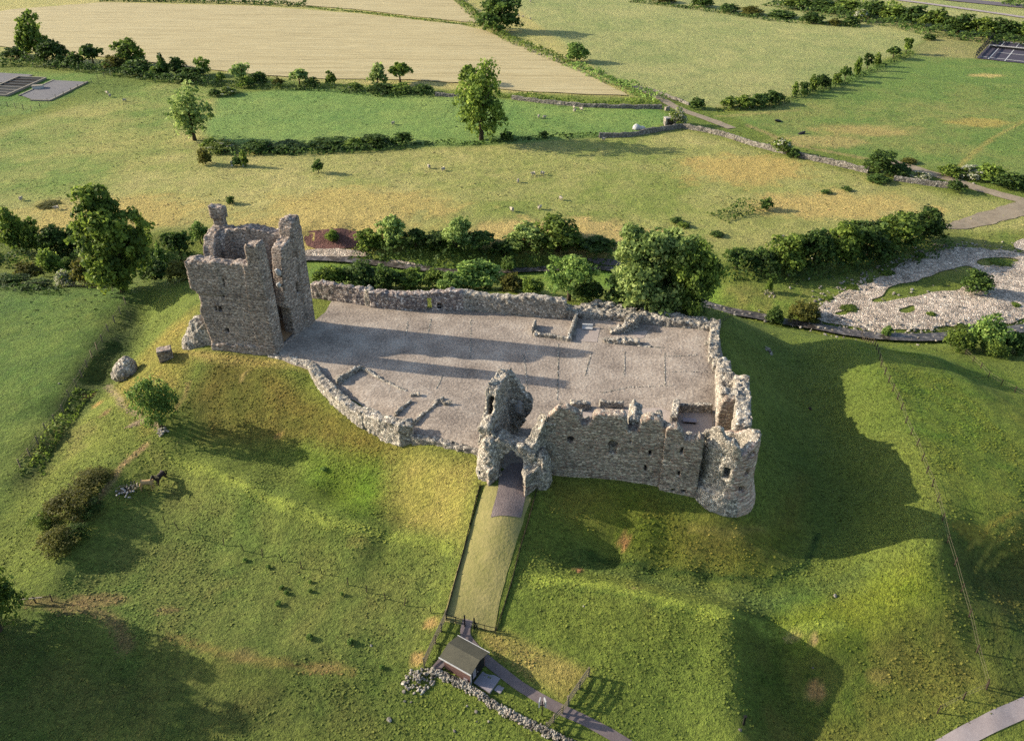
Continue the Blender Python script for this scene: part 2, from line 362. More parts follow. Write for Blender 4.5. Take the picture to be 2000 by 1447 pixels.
# ------------------------------------------------------------------ terrain: castle mound, ditches, banks, river valley, far plain
TL = [
 # castle yard plateau
 [(400,690,8),(470,690,8),(545,700,8),(590,722,7.9),(640,745,7.7),(690,785,7.6),(745,818,7.6),(810,857,7.7),(870,872,7.8),(940,890,7.9)],
 [(650,640,8),(800,660,8),(950,680,8),(1100,700,8),(1250,720,8),(1380,740,8)],
 [(700,700,8),(850,760,8),(950,820,8),(1100,790,8),(1250,800,8),(1380,800,8)],
 [(614,588,8),(725,605,8),(835,610,8),(960,616,8),(1100,628,8),(1250,640,8),(1400,655,8)],
 [(1050,905,7.8),(1065,930,7.4),(1130,932,7.4),(1200,938,7.4),(1283,946,7.1),(1352,970,6.4),(1400,1016,5.6),(1450,1000,5.5),(1488,950,5.6),(1480,880,6.0)],
 [(1080,890,8),(1200,890,8),(1330,890,8),(1400,850,8)],
 [(1412,640,7.9),(1428,700,7.7),(1462,780,7.2),(1475,840,6.6)],
 # mound slope towards the ditch, front left
 [(545,712,7.4),(600,742,6.9),(640,790,6.6),(690,830,6.5),(760,862,6.5),(830,880,7.0),(930,905,7.5)],
 [(480,740,6.6),(540,780,5.9),(600,840,5.0),(680,890,4.6),(780,910,5.0),(880,940,6.2)],
 [(400,800,4.6),(470,850,3.6),(560,900,3.1),(660,950,3.0),(760,975,3.4),(850,1000,4.2)],
 [(440,880,2.6),(560,930,2.6),(680,970,2.6),(780,1005,3.0)],
 # outer bank crest front left and its far foot
 [(320,885,3.6),(400,915,4.2),(480,945,4.6),(560,985,4.9),(640,1015,4.7),(720,1035,4.4),(800,1050,4.2),(880,1068,4.2)],
 [(380,965,1.6),(450,1015,1.5),(530,1060,1.3),(620,1085,1.6),(740,1105,1.9),(840,1120,2.3)],
 # meadow front left
 [(290,950,1.6),(330,990,.9),(400,1060,.7),(500,1130,.8),(600,1150,.9),(700,1180,1.0),(820,1200,1.1)],
 [(200,1100,.6),(300,1120,.4),(420,1200,.5),(560,1240,.4),(700,1260,.4),(800,1290,.3)],
 [(160,1225,.9),(330,1245,.7),(440,1275,.8),(560,1285,.7),(680,1305,.4),(780,1330,.1)],
 [(100,1300,-.6),(260,1330,-.7),(420,1340,-.7),(560,1350,-.8),(700,1380,-.8),(850,1400,-.8)],
 [(0,1447,-1.2),(300,1447,-1.2),(600,1447,-1.2),(900,1447,-1.0)],
 # causeway strip with the hut
 [(995,1000,7.2),(975,1060,5.7),(950,1120,4.1),(925,1180,2.4),(910,1215,1.5)],
 [(940,950,7.6),(925,1000,6.4),(905,1060,4.9),(890,1120,3.5),(872,1185,2.0)],
 [(1048,955,7.4),(1035,1010,6.3),(1015,1080,4.9),(1000,1140,3.6),(970,1228,1.4)],
 [(905,1255,.8),(960,1290,.5),(1010,1330,.2),(1090,1380,-.1),(1150,1410,-.4),(1220,1447,-.8)],
 [(830,1300,.5),(880,1340,.1),(950,1370,-.2),(1030,1410,-.5),(1090,1440,-.7)],
 [(985,1235,1.2),(1060,1280,.9),(1140,1315,.6)],
 # mound slope below the hall range and round tower
 [(1090,965,7.0),(1180,972,6.9),(1275,985,6.4),(1340,1015,5.4),(1400,1050,4.3),(1470,1040,4.0),(1530,980,3.6)],
 [(1085,1010,5.8),(1180,1030,4.9),(1270,1060,4.2),(1350,1085,3.4),(1430,1100,2.9),(1500,1095,2.7),(1555,1060,2.1),(1580,980,2.0)],
 # inner ditch
 [(1128,1080,3.2),(1190,1094,1.9),(1280,1120,1.4),(1380,1142,1.2),(1480,1157,1.1),(1560,1150,1.4),(1620,1090,1.3),(1640,1020,1.2),(1640,940,1.0),(1620,860,.8),(1600,780,.5),(1570,715,.1),(1530,670,-.6)],
 [(1120,1045,4.3),(1095,1085,3.9)],
 [(1490,840,4.0),(1530,900,2.6),(1570,900,1.5),(1490,760,4.3),(1540,800,2.2),(1460,690,4.6),(1510,730,2.4)],
 # outer bank, front right
 [(1050,1130,4.0),(1110,1130,4.5),(1180,1142,4.7),(1250,1160,4.8),(1330,1180,4.8),(1400,1195,4.7),(1450,1207,4.4)],
 [(1120,1114,3.3),(1200,1124,3.0),(1300,1146,2.6),(1400,1168,2.3),(1480,1195,2.3),(1560,1205,2.1),(1650,1195,2.1)],
 [(1060,1200,2.4),(1150,1220,2.4),(1250,1240,2.3),(1350,1255,2.3),(1440,1262,2.5),(1452,1230,3.3)],
 [(1150,1290,.8),(1250,1320,.8),(1350,1330,.8),(1450,1330,1.1),(1460,1290,1.8)],
 [(1250,1400,-.5),(1350,1410,-.5),(1455,1400,-.1),(1458,1445,-.3)],
 [(1490,1225,1.7),(1500,1280,.0),(1505,1340,-1.4),(1510,1400,-2.0),(1515,1447,-2.4)],
 # right of the gully: broad spur
 [(1560,1250,1.2),(1620,1240,1.7),(1700,1215,2.2),(1760,1165,3.0),(1810,1130,3.8)],
 [(1580,1320,-.9),(1680,1300,-.1),(1780,1270,.8),(1860,1210,2.4)],
 [(1600,1420,-2.5),(1720,1390,-1.7),(1820,1360,-1.0),(1910,1340,-.6)],
 # counterscarp bank on the right
 [(1650,660,1.8),(1690,720,3.6),(1720,790,4.5),(1750,870,5.0),(1785,950,5.5),(1800,1040,5.6),(1800,1090,5.0)],
 [(1700,712,4.0),(1745,790,5.0),(1785,870,5.6),(1820,960,6.0),(1845,1050,5.9),(1850,1095,4.3)],
 [(1685,900,3.0),(1705,980,3.4),(1715,1060,3.3),(1700,1120,2.6),(1660,780,2.2),(1635,710,1.4)],
 [(1760,700,3.2),(1820,780,4.3),(1870,880,5.2),(1910,960,5.3),(1940,1010,4.7)],
 [(1850,700,2.2),(1930,780,3.4),(2000,850,3.8),(2030,950,3.8)],
 [(1890,1105,3.0),(1940,1100,2.0),(1995,1100,1.4),(1900,1160,2.6),(1960,1200,1.8)],
 [(1900,1250,.9),(1960,1300,.2),(1930,1370,-.7),(2000,1370,-1.0),(1900,1420,-1.5),(1990,1447,-1.9)],
 [(1975,1035,4.0),(2010,1000,4.4)],
 # left side: keep lawn, ditch, left field
 [(375,640,7.4),(360,690,7.2),(340,740,6.2),(335,790,5.2)],
 [(330,640,6.4),(300,690,5.8),(270,740,5.0),(260,790,4.4),(290,830,4.2)],
 [(330,560,5.6),(290,560,4.2),(258,590,3.4)],
 [(380,550,7.0),(360,600,6.9)],
 [(300,590,3.0),(280,630,1.9),(245,690,1.4),(200,750,1.1),(145,815,1.0),(100,880,.9),(62,945,.9)],
 [(230,600,3.6),(180,680,3.3),(130,760,3.0),(80,850,2.4),(30,930,1.8)],
 [(120,570,3.0),(60,620,3.0),(20,700,3.0),(0,800,2.6),(-60,900,2.0)],
 [(0,570,2.8),(-100,600,2.8),(-100,750,2.6)],
 [(200,800,3.2),(180,870,2.8),(150,930,2.2)],
 # bare ridge with the thorn bushes
 [(330,835,4.6),(295,862,3.7),(260,890,3.2),(230,920,2.8),(200,965,2.4),(170,1010,2.2),(140,1060,2.0),(115,1110,1.9),(110,1140,1.4)],
 [(372,850,3.6),(345,885,3.0),(305,905,2.6),(268,945,2.1),(245,1010,1.4),(205,1080,1.2),(175,1140,.8)],
 [(60,1030,1.0),(40,1100,.8),(20,1160,.4),(60,1200,.5)],
 # behind the castle: bank down to the river
 [(610,562,7.4),(735,572,7.2),(860,575,7.4),(1000,580,7.4),(1120,598,7.6),(1250,600,7.6),(1390,612,7.4)],
 [(600,545,1.0),(740,550,.8),(880,552,.8),(1010,556,.8),(1150,572,1.0),(1280,580,1.0),(1420,612,4.6)],
 [(600,525,-4.2),(740,530,-4.4),(900,540,-4.4),(1050,545,-4.4),(1250,560,-4.4),(1400,585,-4.4)],
 [(300,545,-3.2),(200,545,-2.2),(100,550,-1.0),(0,545,-.6),(-120,540,-.5)],
 [(0,520,-5.0),(150,520,-5.2),(300,515,-5.5),(450,510,-5.6)],
 [(590,500,-5.9),(700,506,-5.9),(800,518,-5.9),(890,528,-5.9),(980,524,-5.9),(1100,518,-5.9),(1200,518,-5.9),(1300,550,-5.9),(1390,596,-5.9),(1480,613,-5.9),(1600,634,-5.9),(1700,652,-5.9),(1800,658,-5.9),(1900,650,-5.9),(2010,632,-5.9)],
 [(1460,600,-4.8),(1560,600,-4.9),(1600,570,-4.8),(1500,560,-4.4),(1420,560,-4.4)],
 [(1650,610,-5.3),(1750,620,-5.2),(1850,610,-5.1),(1950,600,-5.0),(1800,560,-4.9),(1900,520,-4.8),(2000,520,-4.7)],
 [(1480,634,-3.6),(1560,652,-2.2),(1640,664,-1.4),(1740,676,-3.4),(1840,680,-3.8),(1940,690,-3.6),(2020,700,-3.4)],
 [(1760,690,1.2),(1860,730,.0),(1960,760,-.6)],
 [(600,482,-5.2),(680,482,-5.2),(740,490,-5.2)],
 [(595,450,-2.6),(660,452,-2.6),(730,458,-2.6),(850,470,-2.8),(1000,478,-2.8),(1150,480,-2.8),(1300,505,-3.0),(1420,520,-3.4),(1560,510,-3.4),(1700,490,-3.4),(1830,460,-3.4)],
 [(1870,450,-4.0),(1950,440,-3.8),(2010,430,-3.6)],
 [(300,460,-2.6),(150,450,-2.6),(0,440,-2.6),(-120,440,-2.4),(450,455,-2.6)],
 # far plain
 [(-100,330,-2.2),(200,330,-2.3),(500,340,-2.2),(800,350,-2.2),(1100,360,-2.2),(1400,370,-2.4),(1700,370,-2.6),(2000,370,-2.8),(2100,370,-2.8)],
 [(-100,230,-1.8),(300,230,-2.0),(700,235,-2.0),(1100,240,-2.0),(1500,240,-2.2),(1900,240,-2.2),(2100,240,-2.2)],
 [(-100,130,-.5),(300,130,-.8),(700,130,-1.0),(1100,130,-1.2),(1500,130,-1.5),(1900,130,-1.5),(2100,130,-1.5)],
 [(-100,60,1.0),(300,60,.5),(700,50,.2),(1100,50,0),(1500,50,-.5),(1900,50,-.5),(2100,50,-.5)],
 [(-100,0,2.0),(300,0,1.5),(700,0,1.0),(1100,0,.5),(1500,0,0),(1900,0,0),(2100,0,0)],
]
pts = []
for l in TL:
    W3 = [at(*p) for p in l]
    pts.append(W3[0])
    for a, b in zip(W3[:-1], W3[1:]):
        n = max(1, int(np.linalg.norm(b - a) / (5.0 if a[1] < 130 else 22.0)))
        for k in range(1, n + 1): pts.append(a + (b - a) * k / n)
for a in np.linspace(0, 2 * math.pi, 24, endpoint=False):
    pts.append(np.array([900 * math.cos(a), 250 + 900 * math.sin(a), 0.0]))
pts += [np.array([x, y, -1.5]) for x in (-90, -45, 0, 45, 90) for y in (20, -40)]
pts = np.array(pts)
_keep = []; _seen = set()
for p in pts:
    k = (round(p[0] / 1.2), round(p[1] / 1.2))
    if k not in _seen: _seen.add(k); _keep.append(p)
pts = np.array(_keep); NP_ = len(pts)
_S = 40.0
def _ker(d2): return np.sqrt(d2 + 3.0)
P2 = pts[:, :2]
A_ = _ker(((P2[:, None] - P2[None]) ** 2).sum(-1)) / _S; A_ -= np.eye(NP_) * 0.012
Q_ = np.c_[np.ones(NP_), P2 / _S]
SOL = np.linalg.solve(np.block([[A_, Q_], [Q_.T, np.zeros((3, 3))]]), np.r_[pts[:, 2], np.zeros(3)])

def rbf(x, y):
    x = np.asarray(x, np.float32).ravel(); y = np.asarray(y, np.float32).ravel(); out = np.empty(len(x), np.float32)
    cx, cy, wv = P2[:, 0].astype(np.float32), P2[:, 1].astype(np.float32), SOL[:NP_].astype(np.float32)
    for i in range(0, len(x), 20000):
        d = (x[i:i + 20000, None] - cx) ** 2; d += (y[i:i + 20000, None] - cy) ** 2; d += 3.0; np.sqrt(d, out=d)
        out[i:i + 20000] = d @ wv / _S
    return out + SOL[NP_] + (SOL[NP_ + 1] * x + SOL[NP_ + 2] * y) / _S

def _axis(lo, hi, d0, lim, g, out_):
    a = [lo]
    while a[-1] < hi: a.append(a[-1] + d0)
    d = d0
    while a[-1] < lim: d = min(d * g, 2.6); a.append(a[-1] + d)
    while a[-1] < out_: d *= 1.6; a.append(a[-1] + d)
    return a
_xr = _axis(0, 62, .5, 340, 1.012, 3500); XS = np.array([-v for v in _xr[:0:-1]] + _xr)
_yb = [36 - v for v in (4000, 1500, 600, 250, 110, 50, 24, 12, 6, 3, 1.5)]
YS = np.array(_yb + _axis(36, 128, .5, 540, 1.008, 4200))
GX, GY = np.meshgrid(XS, YS)
GZ = rbf(GX, GY).reshape(GX.shape).astype(float)
_far = np.maximum(np.abs(GX) - 500, np.maximum(GY - 620, -60 - GY)); GZ = np.where(_far > 0, GZ * np.exp(-np.maximum(_far, 0) / 200), GZ)

def gz(x, y):
    x = np.asarray(x, float); y = np.asarray(y, float)
    i = np.clip(np.searchsorted(XS, x) - 1, 0, len(XS) - 2); j = np.clip(np.searchsorted(YS, y) - 1, 0, len(YS) - 2)
    u = (x - XS[i]) / (XS[i + 1] - XS[i]); v = (y - YS[j]) / (YS[j + 1] - YS[j])
    return GZ[j, i] * (1 - u) * (1 - v) + GZ[j, i + 1] * u * (1 - v) + GZ[j + 1, i] * (1 - u) * v + GZ[j + 1, i + 1] * u * v

_ZS = np.linspace(11, -9, 401)
def atg(px, py):
    d = ray(px, py); t = (_ZS - H) / d[2]; x = d[0] * t; y = d[1] * t; g = gz(x, y)
    k = np.argmax(_ZS <= g)
    if k == 0: k = int(np.argmin(np.abs(_ZS - g)))
    z0, z1, g0, g1 = _ZS[k - 1], _ZS[k], g[k - 1], g[k]
    f = (z0 - g0) / max((z0 - g0) - (z1 - g1), 1e-9); f = min(max(f, 0), 1)
    return np.array([x[k - 1] + (x[k] - x[k - 1]) * f, y[k - 1] + (y[k] - y[k - 1]) * f, z0 + (z1 - z0) * f])

def poly_w(pl): return np.array([atg(*p)[:2] for p in pl])

def sdist(x, y, P):          # signed distance to polygon, negative inside
    d = np.full(x.shape, 1e9); ins = np.zeros(x.shape, bool); n = len(P)
    for i in range(n):
        a = P[i]; b = P[(i + 1) % n]; e = b - a; L = e @ e + 1e-9
        t = np.clip(((x - a[0]) * e[0] + (y - a[1]) * e[1]) / L, 0, 1)
        d = np.minimum(d, (x - a[0] - t * e[0]) ** 2 + (y - a[1] - t * e[1]) ** 2)
        c = ((a[1] > y) != (b[1] > y)) & (x < (b[0] - a[0]) * (y - a[1]) / (b[1] - a[1] + 1e-12) + a[0]); ins ^= c
    d = np.sqrt(d); return np.where(ins, -d, d)

def pline(x, y, P):
    d = np.full(x.shape, 1e9)
    for a, b in zip(P[:-1], P[1:]):
        e = b - a; L = e @ e + 1e-9; t = np.clip(((x - a[0]) * e[0] + (y - a[1]) * e[1]) / L, 0, 1)
        d = np.minimum(d, (x - a[0] - t * e[0]) ** 2 + (y - a[1] - t * e[1]) ** 2)
    return np.sqrt(d)

# grass of the different fields and swards (what grows there; darker in the left ditch and near corner)
vx, vy = GX.ravel(), GY.ravel()
lo = fbm2(vx, vy, 1 / 28., 3, 11); md = fbm2(vx, vy, 1 / 7., 3, 21); hi_ = fbm2(vx, vy, 1 / 1.6, 2, 31)
MOUND1, MOUND2, MOUNDY = C(104, 122, 50), C(132, 138, 60), C(156, 142, 84)
def blend(c, tgt, k): return c + (np.asarray(tgt) - c) * np.clip(k, 0, 1)[:, None]
k = np.clip(.5 + .9 * lo + .5 * md, 0, 1)
col = blend(np.tile(MOUND1, (len(vx), 1)), MOUND2, k); col = blend(col, MOUNDY, np.clip(1.6 * lo * .5 + 1.2 * md + .5 * hi_ - .55, 0, .6))
FIELDS = [   # polygon (photo pixels), lush colour, dry colour, dryness, softness m
 ([(-250,560),(-250,330),(60,235),(330,160),(420,180),(440,190),(400,262),(420,300),(600,300),(800,292),(930,283),(1230,262),(1340,250),(1560,310),(1700,345),(1860,380),(2300,420),(2300,470),(1850,450),(1600,500),(1400,505),(1000,470),(600,445),(300,450),(0,470)], (142,150,76), (192,176,116), .52, 6),
 ([(-250,330),(60,235),(300,165),(420,180),(440,190),(360,262),(330,330),(-100,420)], (124,144,68), (184,170,104), .42, 12),
 ([(425,185),(600,172),(900,190),(1290,212),(1310,240),(1230,264),(930,284),(620,296),(420,275),(400,262)], (114,146,74), (146,162,88), .35, 3),
 ([(900,-60),(2300,-60),(2300,60),(1830,68),(1780,92),(1600,172),(1540,190),(1400,212),(1290,188),(1120,122),(1000,72)], (144,152,94), (180,172,116), .55, 3),
 ([(1420,225),(1560,182),(1800,100),(2300,130),(2300,420),(1850,335),(1700,312),(1540,270)], (112,136,66), (160,152,90), .25, 4),
 ([(1780,95),(1830,70),(2300,65),(2300,135),(1800,110)], (134,136,80), (176,160,110), .5, 3),
 ([(-300,0),(20,-60),(900,-60),(1240,190),(1000,182),(640,162),(420,142),(-300,90)], (168,164,96), (200,180,120), .6, 3),
 ([(-250,140),(200,144),(100,205),(60,222),(-250,240)], (104,136,60), (150,150,80), .25, 3),
 ([(-250,560),(250,556),(245,600),(40,930),(0,1000),(-300,1100)], (86,118,48), (122,134,60), .3, 4),
 ([(250,590),(280,640),(130,860),(60,960),(30,940)], (60,84,34), (104,110,50), .3, 2.5),
 ([(1400,560),(1640,548),(1850,455),(2200,440),(2200,500),(1700,545),(1590,600),(1480,618),(1400,590)], (104,128,50), (170,150,90), .35, 3),
 ([(590,505),(900,515),(1200,520),(1420,560),(1400,596),(1250,570),(900,552),(600,540)], (106,142,48), (140,150,66), .3, 3),
 ([(1640,664),(1760,672),(1990,740),(2200,900),(2200,1000),(1870,1010),(1840,960),(1780,820)], (94,122,38), (136,136,54), .35, 4),
 ([(1860,1060),(2200,1000),(2200,1447),(1930,1360),(1890,1180)], (70,92,36), (120,110,52), .3, 4),
 ([(1480,1260),(1700,1225),(1850,1150),(1930,1350),(1700,1470),(1470,1470)], (88,108,38), (150,132,66), .42, 4),
 ([(1060,935),(1280,960),(1350,1000),(1500,1030),(1570,930),(1560,1050),(1480,1130),(1350,1115),(1200,1060),(1090,1000)], (106,116,36), (150,134,62), .5, 3),
 ([(545,712),(640,790),(800,872),(700,900),(600,860),(500,870),(400,860),(370,780),(420,700)], (98,104,38), (148,126,60), .55, 3),
 ([(600,880),(700,900),(760,960),(700,1010),(600,970)], (106,136,36), (134,144,48), .3, 4),
 ([(780,890),(935,905),(905,1060),(800,1040),(760,980)], (150,146,66), (184,160,96), .55, 4),
 ([(1130,1085),(1300,1130),(1560,1160),(1690,1110),(1700,1170),(1540,1205),(1380,1165),(1130,1105)], (96,120,56), (128,132,70), .3, 2.5),
 ([(1520,1215),(1700,1130),(1790,1090),(1830,1150),(1740,1230),(1560,1255)], (122,138,40), (150,146,56), .4, 3),
 ([(280,690),(330,640),(385,600),(380,690),(350,760),(290,840),(230,760)], (132,136,56), (176,152,80), .5, 3),
 ([(355,690),(545,700),(640,730),(600,726),(540,716),(400,706)], (150,136,60), (196,168,100), .7, 1.2),
 ([(985,1235),(920,1225),(960,1270),(1100,1370),(1150,1312)], (140,136,66), (192,164,100), .55, 1.0),
 ([(330,900),(560,1000),(880,1080),(880,1200),(820,1300),(560,1330),(160,1230),(120,1120),(260,1000)], (106,124,56), (140,132,72), .32, 5),
 ([(0,1180),(160,1230),(700,1310),(800,1330),(780,1470),(-300,1470),(-300,1150)], (90,108,46), (126,118,62), .32, 6),
]
for pl, a, b, dry, soft in FIELDS:
    s_ = sdist(vx, vy, poly_w(pl)) + soft * .5 * md
    kk = np.clip(.5 - s_ / soft, 0, 1); on = kk > 0
    dk = np.clip(dry + .75 * lo + .55 * md + .35 * hi_, 0, 1)
    cc = C(*a) + (C(*b) - C(*a)) * dk[:, None]
    col = np.where(on[:, None], col + (cc - col) * kk[:, None], col)
def scar(px, py, r, c, el=1.0):          # worn or bare patches
    p = atg(px, py); d = np.hypot((vx - p[0]) / el, vy - p[1]) / r + .55 * md + .35 * hi_
    globals()['col'] = blend(col, C(*c), np.clip((1.0 - d) * 2.5, 0, 1))
for a in [(840,1218,.9,(206,164,106),1.3),(815,1285,1.1,(200,160,104),.9),(1550,1240,.55,(206,168,118),1.6),(1589,1245,.4,(206,168,118),1),(1220,1058,.5,(190,136,90),1),(1131,1112,.5,(168,120,84),1.2),
          (1595,1352,.7,(186,142,92),1.3),(1720,1320,.8,(146,132,70),1.5),(545,850,.6,(170,130,84),1),(190,790,.6,(190,150,90),1.2),(170,772,1.0,(150,120,70),1),
          (1930,148,3,(196,170,110),2.2),(1905,240,5,(176,156,86),2.0),(1690,255,7,(178,156,98),2.6),(1600,275,7,(176,158,100),2.2),(1240,1148,.4,(150,140,80),2.5),
          (700,395,12,(198,172,106),2),(520,290,5,(170,150,84),2),(1450,330,14,(200,170,104),1.4),(1640,400,10,(206,176,112),2.4),(1100,455,8,(206,176,116),3),(200,420,12,(196,170,104),2.4),(650,440,8,(204,176,112),3),
          (1900,1040,1.2,(160,146,60),2.2),(200,1170,1.0,(146,126,80),3.2),(330,1190,.6,(140,124,76),2.6),(470,1280,.9,(150,132,80),2.2),(640,1302,.8,(146,128,76),2.6),
          (205,805,.8,(150,120,80),1),(700,1055,.8,(140,138,70),2)]: scar(*a)
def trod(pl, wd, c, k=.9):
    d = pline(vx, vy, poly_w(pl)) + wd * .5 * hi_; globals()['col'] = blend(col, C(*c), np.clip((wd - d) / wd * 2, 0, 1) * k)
trod([(212,752),(240,790),(275,812),(300,826)], .42, (176,150,124)); trod([(258,830),(290,820),(310,832)], .55, (180,152,128))
trod([(290,866),(258,892),(232,916),(212,950),(180,996),(160,1020)], .5, (190,154,110))
trod([(372,745),(350,790),(340,800)], .35, (176,150,92)); trod([(470,745),(482,722)], .3, (190,160,100))
trod([(60,1175),(120,1180),(200,1195),(230,1220),(250,1260)], .8, (150,116,84), .6)
trod([(330,1240),(450,1282),(560,1295),(690,1312)], .5, (150,122,72), .6)
trod([(1460,245),(1560,285),(1700,312)], 1.2, (176,150,106), .7); trod([(1400,228),(1480,222),(1560,215)], 1.2, (178,160,104), .6)
trod([(1870,330),(1900,300),(1940,270),(2000,236)], .9, (176,156,90), .7)
trod([(1905,1110),(1940,1060),(2000,1025)], .25, (168,156,70)); trod([(1890,1075),(1930,1030),(2000,995)], .25, (168,150,66)); trod([(1925,1110),(1960,1080),(2010,1060)], .25, (160,150,66))
trod([(1048,1132),(1110,1130),(1180,1142),(1250,1160),(1330,1180),(1400,1195),(1460,1208),(1560,1228),(1640,1222)], .8, (160,170,72), .8)
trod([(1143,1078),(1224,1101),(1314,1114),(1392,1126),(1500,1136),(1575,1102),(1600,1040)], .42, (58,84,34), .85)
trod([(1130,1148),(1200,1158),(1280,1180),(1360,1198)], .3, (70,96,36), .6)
trod([(330,888),(400,915),(480,945),(560,985),(640,1015),(720,1035),(800,1050),(880,1068)], .75, (156,164,72), .75)
trod([(1350,1032),(1420,1042),(1490,1032)], .5, (170,152,80), .6)
rough = .05 + .05 * np.clip(1 - np.abs(sdist(vx, vy, poly_w([(640,600),(1400,650),(1390,840),(1060,920),(940,890),(620,730),(600,640)]))) / 3, 0, 1) * 0
inyard = np.clip(sdist(vx, vy, poly_w([(640,596),(1100,630),(1400,655),(1390,845),(1075,880),(1060,930),(1030,1010),(950,1010),(940,890),(620,722),(590,700),(600,640)])) / 1.5, 0, 1)
bumpy = (fbm2(vx, vy, 1 / 2.3, 2, 41) * .14 + fbm2(vx, vy, 1 / 1.1, 1, 51) * .06) * inyard * np.clip((700 - np.hypot(vx, vy)) / 200, 0, 1)
GZ = GZ + bumpy.reshape(GZ.shape)
RIV = [(560,503),(640,505),(700,508),(800,521),(890,532),(980,529),(1100,523),(1210,523),(1300,556),(1390,600),(1480,617),(1600,640),(1700,655),(1800,660),(1900,652),(2060,634)]
RIVW = np.array([at(a_, b_, -5.8)[:2] for a_, b_ in RIV]); _dr = pline(vx, vy, RIVW)
_carve = np.minimum(GZ.ravel(), -6.25 + np.maximum(_dr - 1.6, 0) * .42 + .12 * hi_); GZ = np.where(_dr < 6, _carve, GZ.ravel()).reshape(GZ.shape)
ny, nx = GX.shape
idx = np.arange(ny * nx).reshape(ny, nx)
Fq = np.stack([idx[:-1, :-1], idx[:-1, 1:], idx[1:, 1:], idx[1:, :-1]], -1).reshape(-1, 4)
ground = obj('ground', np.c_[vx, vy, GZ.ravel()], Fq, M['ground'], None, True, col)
tag(ground, 'rough pasture grass over the castle mound, ditches and valley', None, None, 'structure')

# ------------------------------------------------------------------ sheets laid on the ground
def chaikin(P, n=2, closed=True):
    P = np.array(P, float)
    for _ in range(n):
        Q = np.roll(P, -1, 0) if closed else P[1:]
        B = P if closed else P[:-1]
        N_ = np.empty((2 * len(B), 2)); N_[0::2] = B * .75 + Q * .25; N_[1::2] = B * .25 + Q * .75
        P = N_ if closed else np.r_[P[:1], N_, P[-1:]]
    return P

def sheet_w(name, P, off, mat, step, label, rough_edge=0.0, holes=(), z=None):
    def dens(P):
        out = []
        for a, b in zip(P, np.roll(P, -1, 0)):
            n = max(1, int(np.linalg.norm(b - a) / step)); out += [a + (b - a) * k / n for k in range(n)]
        return np.array(out)
    loops = [dens(np.asarray(P))] + [dens(np.asarray(h)) for h in holes]
    if rough_edge: loops = [l + np.c_[fbm2(l[:, 0], l[:, 1], .8 / rough_edge * .4, 2, 3), fbm2(l[:, 0], l[:, 1], .8 / rough_edge * .4, 2, 4)] * rough_edge for l in loops]
    V = np.concatenate(loops); E = []; s = 0
    for l in loops: E += [(s + i, s + (i + 1) % len(l)) for i in range(len(l))]; s += len(l)
    lo_, hi = V.min(0), V.max(0); gx, gy = np.meshgrid(np.arange(lo_[0], hi[0], step), np.arange(lo_[1], hi[1], step))
    gx = gx.ravel() + .013; gy = gy.ravel() + .017
    d = sdist(gx, gy, loops[0])
    for h in loops[1:]: d = np.maximum(d, -sdist(gx, gy, h))
    inn = d < -step * .45
    allv = np.r_[V, np.c_[gx[inn], gy[inn]]]
    r = delaunay_2d_cdt([Vector(v) for v in allv], E, [], 1 if not holes else 2, 1e-5)
    vv = np.array([v[:] for v in r[0]]); ff = [f for f in r[2]]
    cen = np.array([vv[list(f)].mean(0) for f in ff]); dc = sdist(cen[:, 0], cen[:, 1], loops[0])
    for h in loops[1:]: dc = np.maximum(dc, -sdist(cen[:, 0], cen[:, 1], h))
    ff = [tuple(f) for f, c_ in zip(ff, dc) if c_ < 0]
    zz = gz(vv[:, 0], vv[:, 1]) + off if z is None else np.full(len(vv), z)
    a0 = vv[list(ff[0])]; 
    ff = [f if ((vv[f[1]][0]-vv[f[0]][0])*(vv[f[2]][1]-vv[f[0]][1])-(vv[f[1]][1]-vv[f[0]][1])*(vv[f[2]][0]-vv[f[0]][0])) > 0 else f[::-1] for f in ff]
    o = obj(name, np.c_[vv, zz], ff, mat, None, True)
    return tag(o, label, None, None, 'structure')

def sheet(name, pl, off, mat, step, label, sm=1, rough_edge=0.0, holes=(), z=None):
    return sheet_w(name, chaikin(poly_w(pl), sm) if sm else poly_w(pl), off, mat, step, label, rough_edge, [chaikin(poly_w(h), 2) for h in holes], z)

def ribbon(name, pl, wd, off, mat, step, label, rough_edge=0.0):
    P = chaikin(poly_w(pl), 2, False); d = np.gradient(P, axis=0); d /= np.linalg.norm(d, axis=1)[:, None]; n = np.c_[-d[:, 1], d[:, 0]]
    return sheet_w(name, np.r_[P - n * wd / 2, (P + n * wd / 2)[::-1]], off, mat, step, label, rough_edge)

sheet('gravel_yard', [(648,588),(725,596),(760,600),(835,602),(920,604),(1000,609),(1100,619),(1250,632),(1404,648),(1412,700),(1410,800),(1402,850),(1360,900),(1180,895),(1075,890),(1052,905),(1000,925),(965,905),(940,890),(870,872),(810,857),(745,817),(690,783),(640,747),(610,726),(575,714),(545,701),(546,676),(588,642),(613,628),(636,610)], .05, M['gravel'], .8, 'grey gravel floor of the castle yard', 0, .12)
sheet('entrance_apron', [(958,1011),(972,960),(975,925),(1000,905),(1050,905),(1040,930),(1028,965),(1018,1012)], .08, M['apron'], .5, 'dark gravel apron in front of the gate arch', 0, .08)
ribbon('footpath', [(914,1210),(906,1238),(922,1262),(960,1298),(1010,1337),(1060,1368),(1105,1390),(1160,1415),(1240,1462)], 1.0, .05, M['path'], .4, 'narrow tarmac footpath past the hut')
ribbon('road', [(1830,1468),(1900,1428),(2030,1368)], 1.6, .06, M['road'], .5, 'pale lane cutting the corner below the spur')
ribbon('track', [(1240,168),(1285,190),(1320,212),(1380,232),(1430,252)], 3.2, .12, M['track'], 1.2, 'earth track running past the stone shelter', .5)
